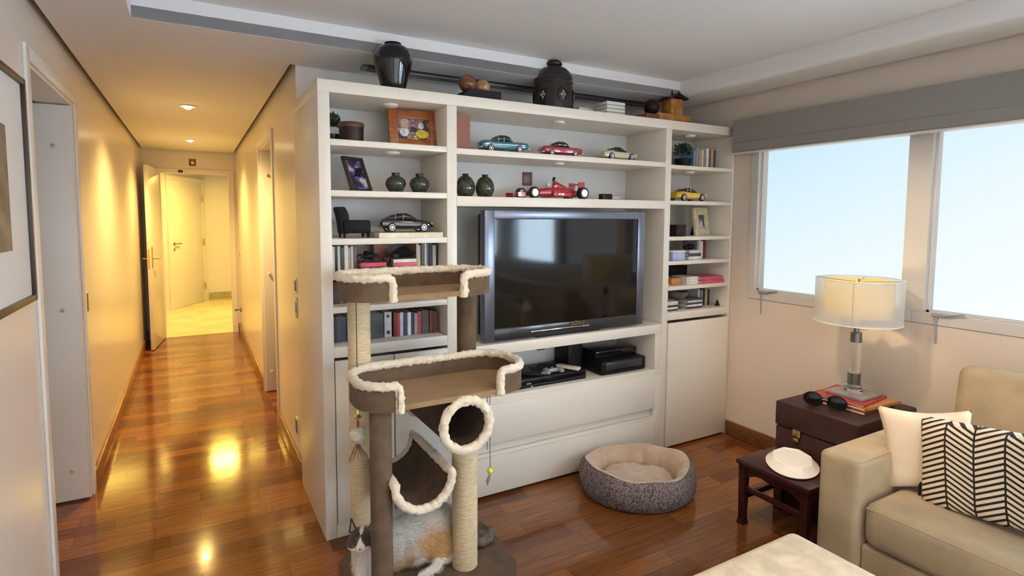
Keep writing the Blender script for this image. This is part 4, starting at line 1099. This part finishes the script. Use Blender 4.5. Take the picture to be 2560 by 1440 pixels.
# tunnel
TX, TZ, TR = .398, .697, .100
def tun(q, cx_, cz_, r_, y0, y1, a0, a1, th=.008):
    n = 40; full = abs(a1 - a0) >= 360
    A = [R(a0 + (a1 - a0) * i / n) for i in range(n + (0 if full else 1))]
    out = [[(cx_ + r_ * math.cos(a), y, cz_ + r_ * math.sin(a)) for a in A] for y in (y0, y1)]
    inn = [[(cx_ + (r_ - th) * math.cos(a), y, cz_ + (r_ - th) * math.sin(a)) for a in A] for y in (y1, y0)]
    if full: q.ring([out[0], out[1], inn[0], inn[1], out[0]], False, False, True)
    else:
        q.ring([[o_, p, r, s] for o_, p, r, s in zip(out[0], out[1], inn[0], inn[1])])
def tunnel(q): tun(q, TX, TZ, TR, -.64, -.20, 0, 360)
cpart('tunnel', tunnel, mat('dark_plush', (.075, .048, .032), .95, var=.15, scale=20, bump=.5, bscale=300), merge=True)
def ringpts(cx_, cz_, r_, y, a0=0, a1=360, n=70, z2=0): return [(cx_ + r_ * math.cos(R(a0 + (a1 - a0) * i / n)), y, cz_ + r_ * math.sin(R(a0 + (a1 - a0) * i / n))) for i in range(n)]
cpart('fur_trim', lambda q: q.tube(ringpts(TX, TZ, TR - .002, -.645), .018, 16, jit=.36, closed=True), M_fur, ang=80)
cpart('fur_trim', lambda q: q.tube(ringpts(TX, TZ, TR - .002, -.20), .016, 10, jit=.36, closed=True), M_fur, ang=80)
# cradle: a half pipe between the posts
KX, KZ, KR = .226, .515, .118
def cradle(q): tun(q, KX, KZ, KR, -.63, -.20, -180, 0)
cpart('cradle', cradle, MATS['dark_plush'])
def crpath():
    p = ringpts(KX, KZ, KR - .003, -.635, -180, 0, 50)
    p += [(KX + KR - .003, -.635 + .435 * i / 40, KZ + .004) for i in range(41)]
    p += ringpts(KX, KZ, KR - .003, -.20, 0, -180, 50)
    p += [(KX - KR + .003, -.20 - .435 * i / 40, KZ + .004) for i in range(40)]
    return p
cpart('fur_trim', lambda q: q.tube(crpath(), .0165, 14, jit=.36, closed=True), M_fur, ang=80)
# toys
q = B(); q.tube([(.046, -.375, 1.178 - i * .04) for i in range(9)], .0016, 6)
q.tube([(.046, -.375, .86), (.046, -.376, .80), (.046, -.376, .70)], .0016, 6); string1 = q.obj('toy_string', M_blackm, CT)
q = B(); q.lathe([(0, -.012), (.010, -.010), (.016, 0), (.006, .01), (.004, .03), (0, .034)], (.046, -.375, .705), 12); q.m = 1; q.lathe([(.004, -.045), (.006, -.03), (.004, -.012)], (.046, -.375, .705), 10)
q.obj('toy_bell', [M_gold, BC['red']], CT)
q = B(); q.tube([(.046 + .004 * math.sin(i), -.375, .66 - i * .006) for i in range(12)], [.004, .014, .021, .026, .028, .029, .028, .026, .02, .014, .009, .005], 14, jit=.5); q.obj('toy_puff', M_fur, CT, ang=80)
q = B()
for i in range(14):
    a = random.uniform(-1, 1); q.tube([(.044, -.375, .60), (.044 + a * .02, -.375 + random.uniform(-.01, .01), .57), (.044 + a * .045, -.375 + random.uniform(-.02, .02), .545 - random.uniform(0, .03))], [.003, .002, .0006], 5)
q.obj('toy_feathers', mat('brown_feather', (.22, .11, .05), .8, var=.4, scale=50), CT)
q = B(); q.tube([(.512, -.60, .797), (.512, -.60, .56)], .0014, 6); q.tube([(.524, -.60, .797), (.526, -.60, .48)], .0014, 6); q.obj('toy_string', M_blackm, CT)
q = B(); q.ball((.526, -.60, .468), .0135, 16); q.obj('toy_ball', mat('lime_yellow', (.55, .55, .03), .5, var=.1), CT)
q = B(); q.tube([(.526, -.60, .456), (.524, -.60, .44), (.516, -.60, .425), (.514, -.60, .41)], [.002, .008, .008, .002], 8, jit=.3); q.obj('toy_tail', mat('mauve_felt', (.3, .2, .22), .9, var=.2), CT)

# ------------------------------------------------------------------ cat
HROT = Matrix.Rotation(R(-24), 3, 'Z'); HC = Vector((.018, -.052, .206))


def headpt(p): return HC + HROT @ Vector(p)


def make_cat():
    CX, CY, CZ = 0, 0, .0
    q = B()
    # body ellipsoids: cat crouches along +x, head at the left, facing the viewer
    q.ball((.33, .0, .115), (.135, .095, .120), 24)
    q.ball((.25, .0, .110), (.130, .090, .108), 24)
    q.ball((.15, .0, .105), (.110, .080, .100), 24)
    q.ball((.075, -.01, .100), (.070, .070, .098), 24)
    q.ball((.035, -.030, .100), (.052, .052, .092), 20)
    q.ball((.030, -.035, .165), (.046, .046, .050), 20)        # neck ruff
    for c_, r_, sg in (((0, -.010, 0), (.052, .046, .044), 24), ((-.031, -.018, -.014), (.028, .028, .024), 16), ((.031, -.018, -.014), (.028, .028, .024), 16),
                       ((0, -.048, -.016), (.021, .018, .015), 16), ((0, -.042, -.030), (.014, .014, .010), 12)):   # skull, cheeks, muzzle, chin
        q.ball(headpt(c_), r_, sg, rot=HROT)
    for k in (-1, 1):                                          # front legs
        q.tube([(.035 + k * .026, -.045, .10), (.033 + k * .028, -.072, .05), (.033 + k * .028, -.092, .016)], [.027, .020, .017], 14)
        q.ball((.033 + k * .028, -.104, .014), (.018, .026, .014), 14)
    q.ball((.355, -.060, .075), (.080, .045, .075), 20)        # near thigh
    q.tube([(.33, -.085, .05), (.30, -.105, .022), (.25, -.115, .016)], [.030, .019, .017], 12); q.ball((.245, -.117, .015), (.03, .018, .015), 12)
    q.ball((.34, .060, .075), (.080, .04, .075), 20)
    me = bpy.data.meshes.new('cat_source'); bmesh.ops.recalc_face_normals(q.bm, faces=q.bm.faces); q.bm.to_mesh(me); q.bm.free()
    o = bpy.data.objects.new('cat_source', me); C.objects.link(o)
    m = o.modifiers.new('r', 'REMESH'); m.mode = 'VOXEL'; m.voxel_size = .0055
    s = o.modifiers.new('s', 'SMOOTH'); s.factor = .6; s.iterations = 5
    dg = bpy.context.evaluated_depsgraph_get(); ev = o.evaluated_get(dg); out = bpy.data.meshes.new_from_object(ev)
    bpy.data.objects.remove(o)
    return out


def catcol(p):
    x, y, z = p; n_ = noise.noise(p * 26) * .018 + noise.noise(p * 60) * .008
    white = Vector((.80, .74, .66)); dark = Vector((.045, .030, .025)); tan = Vector((.55, .31, .12)); grey = Vector((.42, .39, .34)); brn = Vector((.22, .13, .07))
    col = white.copy()
    if x > .085:
        col = grey.lerp(white, .35)
        d = math.hypot(x - .34, (z - .115) * 1.0) + n_ * 2
        top = grey.lerp(white, max(0, min(1, .5 + n_ * 8))); col = top
        f_ = max(0, min(1, (.135 - d) / .06)); col = col.lerp(tan.lerp(brn, max(0, min(1, (x - .30) / .12)) * .5), f_ * max(0, min(1, (.20 + n_ - z) / .05)))
        if z < .055 + n_ and x > .22: col = white
        if x < .22: col = col.lerp(tan, max(0, min(1, (.13 + n_ * 2 - z) / .05)) * .8)
    # head mask in head coordinates: dark patches round both eyes, white blaze, muzzle and chin
    h = HROT.inverted() @ (p - HC)
    if h.z > -.036 and h.y < .03 and abs(h.x) < .07 and x < .10:
        blaze = .005 + max(0, .024 - h.z) * .42 + n_ * .35
        col = white
        if h.z > -.008 + n_ * .6 - max(0, abs(h.x) - .02) * .4 and abs(h.x) > blaze: col = dark if h.x > 0 or n_ > -.006 else Vector((.13, .07, .04))
        if h.z > .03 and abs(h.x) > .007: col = dark
    return col


cme = make_cat()
CAT = thing('cat', 'fluffy white and tan cat with dark mask crouching on the cat tree base', 'cat', (.018, -.405, .0425))
ca = cme.color_attributes.new('fur_colour', 'FLOAT_COLOR', 'POINT')
for i, v in enumerate(cme.vertices): c_ = catcol(v.co); ca.data[i].color = (c_.x, c_.y, c_.z, 1)
M_cat = mat('cat_fur', (.7, .6, .5), .9, bump=.7, bscale=160, sheen=.4)
tt = M_cat.node_tree; at_ = tt.nodes.new('ShaderNodeAttribute'); at_.attribute_name = 'fur_colour'; tt.links.new(at_.outputs['Color'], tt.nodes['Principled BSDF'].inputs['Base Color'])
cme.materials.clear(); cme.materials.append(M_cat); cme.polygons.foreach_set('use_smooth', [True] * len(cme.polygons)); cme.name = 'cat_body'
body = bpy.data.objects.new('body', cme); C.objects.link(body); body.parent = CAT
# fur: short blades lying back along the body, coloured like the skin under them
rnd = random.Random(3); fb = bmesh.new(); fcol = []
nv_ = len(cme.vertices)
for _ in range(15000):
    v = cme.vertices[rnd.randrange(nv_)]; p = v.co; nn = v.normal
    if p.z < .012: continue
    head = p.z > .165 and p.x < .085 and p.y < 0
    back = Vector((1, .1, -.35)) if not head else Vector((p.x - .028, .15, p.z - .2)).normalized() * .8
    if p.x < .1 and not head: back = Vector((0, -.2, -1))
    d = (nn * (.55 if not head else .35) + back * .8 + Vector((rnd.uniform(-.3, .3), rnd.uniform(-.3, .3), rnd.uniform(-.3, .3)))).normalized()
    l = rnd.uniform(.012, .026) if not head else rnd.uniform(.003, .007)
    sd = d.cross(nn).normalized() * (.0010 if not head else .0006)
    a = fb.verts.new(p - sd); b_ = fb.verts.new(p + sd); c_ = fb.verts.new(p + d * l)
    fb.faces.new((a, b_, c_)); cc = catcol(p) * rnd.uniform(.82, 1.15); fcol += [cc] * 3
fm = bpy.data.meshes.new('coat'); fb.to_mesh(fm); fb.free()
ca = fm.color_attributes.new('fur_colour', 'FLOAT_COLOR', 'POINT')
for i, c_ in enumerate(fcol): ca.data[i].color = (c_.x, c_.y, c_.z, 1)
fm.materials.append(M_cat)
o = bpy.data.objects.new('fur_coat', fm); C.objects.link(o); o.parent = CAT
def headobj(q, name, mats):
    for v in q.bm.verts: v.co = headpt(v.co)
    return q.obj(name, mats, CAT)


for k in (-1, 1):
    q = B(); bx = k * .034
    q.ring([[(bx - .019, -.004, .022), (bx + .019, -.004, .020), (bx + .013, .016, .022), (bx - .013, .016, .022)], [(bx + k * .005 - .010, -.001, .052), (bx + k * .005 + .010, -.001, .050), (bx + k * .005 + .008, .008, .050), (bx + k * .005 - .008, .008, .052)], [(bx + k * .009 - .002, .002, .078), (bx + k * .009 + .002, .002, .078), (bx + k * .009 + .002, .004, .078), (bx + k * .009 - .002, .004, .078)]])
    q.m = 1; q.ring([[(bx - .011, -.0055, .028), (bx + .011, -.0055, .028), (bx + .009, -.003, .028), (bx - .009, -.003, .028)], [(bx + k * .007 - .001, -.0015, .064), (bx + k * .007 + .001, -.0015, .064), (bx + k * .007 + .001, -.001, .064), (bx + k * .007 - .001, -.001, .064)]])
    headobj(q, 'ear', [mat('ear_dark', (.035, .022, .018), .9, var=.2), mat('ear_pink', (.38, .22, .17), .8, var=.1)])
    q = B(); q.ball((k * .020, -.0490, .003), (.0066, .004, .0056), 14); q.m = 1; q.ball((k * .020, -.0520, .003), (.0030, .0015, .0046), 10)
    headobj(q, 'eye', [mat('cat_eye', (.10, .14, .17), .05, var=.1), M_black])
q = B(); q.ball((0, -.0655, -.010), (.0055, .003, .004), 10); headobj(q, 'nose', mat('cat_nose', (.30, .15, .13), .4, var=.1))
q = B()
tp = [(.44, .0, .06), (.50, -.03, .035), (.545, -.03, .03), (.585, -.02, .030), (.615, -.01, .028)]
fp = []
for a, b_ in zip(tp, tp[1:]):
    for i in range(8): fp.append(Vector(a).lerp(Vector(b_), i / 8))
rr = [.020 + .012 * math.sin(min(1, i / len(fp) * 1.3) * math.pi * .6) for i in range(len(fp))]; rr[-1] = .008; rr[-2] = .016; rr[-3] = .022
q.tube(fp, rr, 16, jit=.35)
for _ in range(1400):
    i = rnd.randrange(len(fp) - 1); a = rnd.uniform(0, 6.28); nn = Vector((0, math.cos(a), math.sin(a))); p = fp[i] + nn * rr[i] * .9
    d = (nn * .6 + (fp[i + 1] - fp[i]).normalized()).normalized(); sd = d.cross(nn).normalized() * .0012; l = rnd.uniform(.015, .032)
    if p.z + d.z * l < .002: continue
    q.quad(p - sd, p + sd, p + d * l + sd * .1, p + d * l)
q.obj('tail', mat('tail_fur', (.17, .13, .11), .9, var=.6, scale=30), CAT, ang=80)

# ------------------------------------------------------------------ dog bed
BED = thing('pet_bed', 'round spotted grey pet bed with beige fleece lining on the floor', 'pet bed', (1.595, -.325, 0), R(-20))
def bedring(r0, zt, a):
    k = 1 + .035 * math.sin(3 * a + 1) + .02 * math.sin(5 * a)
    return k
n = 90
outp = [(.02, .0), (.24, .0), (.285, .012), (.305, .05), (.307, .10), (.298, .145), (.272, .168)]
inp = [(.272, .168), (.250, .166), (.228, .145), (.214, .11), (.206, .075), (.205, .045)]
for nm, prof, mm in (('outer_wall', outp, M_bedout), ('inner_wall', inp, M_bedin)):
    q = B(); rings = []
    for r_, z in prof:
        rg = []
        for i in range(n):
            a = 2 * math.pi * i / n; k = 1 + (.03 * math.sin(3 * a + 1) + .02 * math.sin(5 * a + .4)) * (z / .16)
            zz = z * (1 + .05 * math.sin(2 * a + .6) + .03 * math.sin(7 * a)) if z > .03 else z
            if mm is M_bedin and r_ < .26: k *= 1 + (.030 * math.sin(19 * a + 2 * math.sin(3 * a)) + .018 * math.sin(31 * a)) * (1 if r_ < .24 else .4)
            rg.append((r_ * k * math.cos(a) * 1.04, r_ * k * math.sin(a) * .90, zz))
        rings.append(rg)
    q.ring(rings, nm == 'outer_wall', False); q.obj(nm, mm, BED, ang=80)
q = B(); rings = []
for r_, z in ((.001, .105), (.06, .107), (.12, .102), (.17, .090), (.205, .060), (.20, .03), (.001, .03)):
    rings.append([(r_ * math.cos(2 * math.pi * i / n) * 1.04, r_ * math.sin(2 * math.pi * i / n) * .90, z + .026 * noise.noise(Vector((r_ * 12 * math.cos(2 * math.pi * i / n), r_ * 12 * math.sin(2 * math.pi * i / n), 2)))) for i in range(n)])
q.ring(rings); q.obj('cushion', M_bedin, BED, ang=80)

# ------------------------------------------------------------------ trunk table, lamp, books, sunglasses
TRK = thing('trunk_table', 'dark brown leather trunk used as side table in the corner', 'trunk', (2.15, -1.155, 0))
q = B(); q.box(0, 0, .0, .52, .405, .42, .008); q.obj('trunk_body', M_trunk, TRK)
q = B(); q.box(-.004, -.004, .422, .524, .409, .55, .010); q.obj('trunk_lid', M_trunk, TRK)
q = B(); q.box(-.012, .265, .395, -.002, .305, .43, .002); q.box(-.014, .272, .372, -.004, .298, .39, .002); q.obj('latch', M_brass, TRK)
TZ0 = .5505
x_, y_ = 2.30, -1.09
for i, (cn, w_, d_, h_, rz_) in enumerate((('maroon', .30, .27, .016, 3), ('orange', .28, .255, .014, -5), ('red', .26, .24, .012, 6))):
    o = book('%s magazine under the table lamp, %s of the pile' % (cn, ('bottom', 'middle', 'top')[i]), 2.46 - w_ / 2, -.965 - d_ / 2, TZ0 + (0, .0165, .031)[i], w_, d_, h_, BC[cn], R(rz_), flat=True)
LP = thing('table_lamp', 'crystal table lamp with double drum shade, sheer outside and cream inside', 'lamp', (2.455, -.965, TZ0 + .0435))
q = B(); q.box(-.09, -.09, 0, .09, .09, .016, .003); q.obj('base_plate', mat('brushed_plate', (.42, .43, .44), .2, .6, var=.05), LP)
q = B(); q.lathe([(.0, .0165), (.040, .0165), (.042, .025), (.036, .032), (.037, .05), (.034, .058), (0, .058)], seg=32); q.obj('crystal_foot', M_crystal, LP)
q = B(); q.lathe([(0, .0585), (.030, .0585), (.030, .115), (0, .115)], seg=32); q.obj('metal_collar', M_grey, LP)
q = B(); q.lathe([(0, .1155), (.024, .1155), (.024, .275), (0, .275)], seg=32); q.obj('crystal_column', M_crystal, LP)
q = B(); q.lathe([(0, .2755), (.026, .2755), (.026, .325), (.012, .328), (.012, .36), (0, .36)], seg=32); q.obj('metal_collar', M_grey, LP)


def drum(q, r_, z0, z1, th=.0015, seg=64):
    rr = [(r_, z0), (r_, z1), (r_ - th, z1), (r_ - th, z0), (r_, z0)]
    q.ring([[(a * math.cos(2 * math.pi * i / seg), a * math.sin(2 * math.pi * i / seg), z) for i in range(seg)] for a, z in rr], False, False)


q = B(); drum(q, .192, .380, .600); ll = bpy.data.lights.new('lamp_bulb_light', 'POINT'); ll.energy = 1.8; ll.color = (1, .78, .42); ll.shadow_soft_size = .03
lo = bpy.data.objects.new('lamp_bulb_light', ll); C.objects.link(lo); lo.location = (2.455, -.965, TZ0 + .0435 + .52)
sh = q.obj('outer_shade', M_sheer, LP, merge=True)
for z in (.380, .600):
    q = B(); q.tube([(.1915 * math.cos(2 * math.pi * i / 64), .1915 * math.sin(2 * math.pi * i / 64), z) for i in range(64)], .0022, 6, closed=True)
    q.obj('shade_rim', M_trim, sh)
q = B(); drum(q, .150, .415, .592); s2 = q.obj('inner_shade', M_shade, LP, merge=True)
q = B()
for k in range(4):
    a = R(20 + 90 * k); q.cyl((0.012 * math.cos(a), .012 * math.sin(a), .585), (.191 * math.cos(a), .191 * math.sin(a), .598), .0014, None, 6)
    q.cyl((.150 * math.cos(a), .150 * math.sin(a), .415), (.150 * math.cos(a), .150 * math.sin(a), .592), .0018, None, 6)
q.cyl((0, 0, .36), (0, 0, .60), .004, None, 8); q.obj('shade_spider', M_grey, LP)
q = B(); q.lathe([(.012, .37), (.014, .39), (.028, .43), (.030, .455), (.020, .48), (0, .488)], seg=20); q.obj('light_bulb', M_white, LP)

SG = thing('sunglasses', 'large dark sunglasses with red arms lying on the trunk', 'sunglasses', (2.242, -.945, TZ0), R(-70)); SG.scale = (1.2, 1.2, 1.2)
for k in (-1, 1):
    q = B(); q.lathe([(0, -.004), (.6, -.003), (1, 0), (.6, .001), (0, .0005)], seg=28, axis='y')
    for v in q.bm.verts: v.co = Vector((v.co.x * .034 + k * .043, v.co.y * 1.5, v.co.z * .028 + .031))
    q.obj('lens', M_black, SG)
    q = B(); q.tube([(k * .043 + .035 * math.cos(a), 0, .031 + .029 * math.sin(a)) for a in [2 * math.pi * i / 30 for i in range(30)]], .003, 8, closed=True); q.obj('rim', M_blackm, SG)
    q = B(); q.tube([(k * .078, 0, .045), (k * .078, .02, .040), (k * .070, .035, .030), (k * .03, .042, .012)], [.004, .0035, .003, .003], 8); q.obj('temple_arm', BC['red'], SG)
q = B(); q.tube([(-.010, -.001, .036), (0, -.003, .040), (.010, -.001, .036)], .003, 8); q.obj('bridge', M_chrome, SG)

# ------------------------------------------------------------------ stool and dish
ST = thing('wooden_stool', 'low dark rosewood stool with carved apron beside the sofa', 'stool', (1.81, -1.14, 0))
sx, sy, sh_ = .325, .345, .325
q = B(); q.box(-.012, -.012, sh_ - .024, sx + .012, sy + .012, sh_, .006); q.obj('seat', M_rosew, ST)
for x in (0, sx - .034):
    for y in (0, sy - .034):
        q = B(); q.ring([[(x + a * (1), y + b_, sh_ - .024) for a, b_ in ((0, 0), (.036, 0), (.036, .036), (0, .036))], [(x + .004 + a * .8, y + .004 + b_ * .8, .03) for a, b_ in ((0, 0), (.036, 0), (.036, .036), (0, .036))], [(x - .002 + a * 1.1, y - .002 + b_ * 1.1, 0) for a, b_ in ((0, 0), (.036, 0), (.036, .036), (0, .036))]]); q.obj('leg', M_rosew, ST, smooth=False)


def apron(q, x0, x1, y, vertical):
    n = 16; top = sh_ - .026; pts = []
    for i in range(n + 1):
        u = i / n; z = top - .034 - .020 * (abs(2 * u - 1) ** 3) - .006 * math.cos(u * 4 * math.pi)
        pts.append((x0 + (x1 - x0) * u, z))
    pts = [(x0, top)] + pts + [(x1, top)]
    if vertical: q.prism([(y, a, b_) for a, b_ in pts], .014, (1, 0, 0))
    else: q.prism([(a, y, b_) for a, b_ in pts], .014, (0, 1, 0))


for v, y in ((0, .008), (0, sy - .022), (1, .008), (1, sx - .022)):
    q = B(); apron(q, .03, (sy if v else sx) - .03, y, v); q.obj('apron', M_rosew, ST, smooth=False)
for y in (.012, sy - .032):
    q = B(); q.box(.03, y, .13, sx - .03, y + .018, .155, .003); q.obj('stretcher', M_rosew, ST)
for x in (.010, sx - .03):
    q = B(); q.box(x, .03, .17, x + .018, sy - .03, .195, .003); q.obj('stretcher', M_rosew, ST)

# octagonal white dish upside down
t_ = thing('ceramic_dish', 'white oval eight-sided dish lying upside down on the dark stool', 'dish', (1.965, -.965, sh_ + .0005), R(35))
q = B(); rings = []
for r_, z, kk in ((.150, .004, 1), (.153, .009, 1), (.140, .016, .9), (.118, .034, .25), (.112, .039, .15), (.10, .040, .1), (.098, .037, .1), (.02, .037, .1)):
    rg = []
    for i in range(64):
        a = 2 * math.pi * i / 64; oct_ = 1 / math.cos(((a + math.pi / 8) % (math.pi / 4)) - math.pi / 8)
        f_ = r_ * (kk + (1 - kk) * oct_ * .97); rg.append((f_ * math.cos(a) * 1.08, f_ * math.sin(a) * .74, z))
    rings.append(rg)
q.ring(rings, False, True); q.obj('dish_body', M_white, t_, ang=25)

# ------------------------------------------------------------------ sofa
SF = thing('sofa', 'beige suede sofa with square arms under the windows', 'sofa', (0, 0, 0))
def spart(name, fn, m=M_sofa, label=None, ang=50): q = B(); fn(q); return q.obj(name, m, SF, label=label, ang=ang)


def cushion(q, x0, y0, z0, x1, y1, z1, r_=.03, puff=.02, n=18):
    # box with rounded edges, crowned faces
    vs = q.box(x0, y0, z0, x1, y1, z1, r_, 4)
    return vs


def soften(o, lv=1): pass


AY = -1.245
spart('arm', lambda q: q.box(1.69, AY - .160, .05, 2.60, AY, .572, .028, 4))
spart('arm', lambda q: q.box(1.69, -3.55, .05, 2.60, -3.39, .572, .028, 4))
spart('frame_base', lambda q: q.box(1.72, -3.39, .06, 2.60, AY - .16, .245, .012, 3))
spart('back_frame', lambda q: q.box(2.44, -3.39, .24, 2.62, AY - .162, .74, .03, 4))


def puffy(q, c_, sz, nx=24, ny=24, e=.10, pz=.35, seed=0, crown=.5):
    """pillow/cushion: local X,Y in plane, Z thickness"""
    hx, hy, hz = sz
    for sgn in (1, -1):
        vr = []
        for i in range(nx + 1):
            r_ = []
            for j in range(ny + 1):
                u = i / nx * 2 - 1; v = j / ny * 2 - 1
                th = hz * (max(0, (1 - abs(u) ** 4)) * max(0, (1 - abs(v) ** 4))) ** pz
                px = hx * u * (1 - e * (1 - abs(u) ** 2 * .0) * (1 - v * v) * abs(u) ** 3 * .6)
                px = hx * u * (1 - e * (math.cos(v * math.pi / 2)) * abs(u) ** 2)
                py = hy * v * (1 - e * (math.cos(u * math.pi / 2)) * abs(v) ** 2)
                th *= 1 + .10 * noise.noise(Vector((px * 9 + seed, py * 9, sgn)))
                r_.append(Vector((px, py, sgn * th)))
            vr.append(r_)
        V = [[q.bm.verts.new(p) for p in r_] for r_ in vr]
        for i in range(nx):
            for j in range(ny):
                f_ = (V[i][j], V[i + 1][j], V[i + 1][j + 1], V[i][j + 1]); q.bm.faces.new(f_ if sgn > 0 else f_[::-1])


spart('seat_cushion', lambda q: q.box(1.705, -2.42, .247, 2.44, AY - .165, .425, .045, 5))
spart('seat_cushion', lambda q: q.box(1.705, -3.385, .247, 2.44, -2.425, .425, .045, 5))
for ya, yb in ((-2.42, AY - .170), (-3.385, -2.425)):
    q = B(); q.box(-.08, ya, 0, .10, yb, .46, .05, 5)
    o = q.obj('back_cushion', M_sofa, SF); o.location = (2.40, 0, .41); o.rotation_euler = (0, R(8), 0)
spart('piping', lambda q: q.tube([(1.712, -2.41, .400), (1.712, AY - .18, .400)], .004, 6))
spart('piping', lambda q: q.tube([(1.70, AY - .152, .568), (2.40, AY - .152, .568)], .003, 6))
for x in (1.74, 2.54):
    for y in (AY - .08, -3.47):
        spart('leg', lambda q: q.cyl((x, y, 0), (x, y, .06), .02, .026, 14), M_blackm)


# pillows: local X along -y world, local Y up, local Z toward -x
def pillow(name, label, c_, sz, m, yawd, lean, roll=0, seed=0, e=.10):
    q = B(); puffy(q, (0, 0, 0), sz, 30, 24, e, .33, seed)
    o = q.obj(name, m, ang=80, merge=True)
    tag(o, label, 'pillow')
    zax = Vector((-math.cos(R(lean)) * math.cos(R(yawd)), -math.cos(R(lean)) * math.sin(R(yawd)), math.sin(R(lean))))
    xax = Vector((math.sin(R(yawd)), -math.cos(R(yawd)), 0)); yax = zax.cross(xax)
    cr, sr = math.cos(R(roll)), math.sin(R(roll)); xax, yax = xax * cr + yax * sr, yax * cr - xax * sr
    o.matrix_world = Matrix(((xax.x, yax.x, zax.x, c_[0]), (xax.y, yax.y, zax.y, c_[1]), (xax.z, yax.z, zax.z, c_[2]), (0, 0, 0, 1)))
    return o


o = pillow('throw_pillow', 'plain cream linen throw pillow leaning on the sofa arm', (2.005, -1.485, .590), (.150, .165, .050), M_cream, 28, 6, seed=2, e=.13, roll=7)
o = pillow('throw_pillow', 'black and cream chevron striped throw pillow in front of the cream one', (1.96, -1.760, .598), (.285, .168, .058), M_chev, -3, 8, seed=5, e=.03, roll=7.5)
q = B(); q.tube([(-.287 + .010 * math.sin(i / 20 * math.pi), -.166 + i * .0166, .004) for i in range(21)], .006, 6, jit=.5); q.obj('stitched_edge', M_blackm, o)
o = pillow('throw_pillow', 'second chevron pillow further along the sofa behind the first', (2.17, -2.10, .60), (.23, .16, .06), M_chev, -4, 18, seed=9, e=.05)

# ottoman
OT = thing('ottoman', 'large pale suede ottoman in the foreground', 'ottoman', (0, 0, 0))
q = B(); q.box(.40, -2.35, .30, 1.325, -1.375, .405, .035, 5)
q.obj('top_cushion', M_ott, OT)
q = B(); q.box(.41, -2.34, .06, 1.315, -1.385, .31, .015, 3); q.obj('body', M_sofa, OT)
for x in (.46, 1.26):
    for y in (-2.28, -1.44):
        q = B(); q.cyl((x, y, 0), (x, y, .062), .02, .025, 14); q.obj('leg', M_blackm, OT)
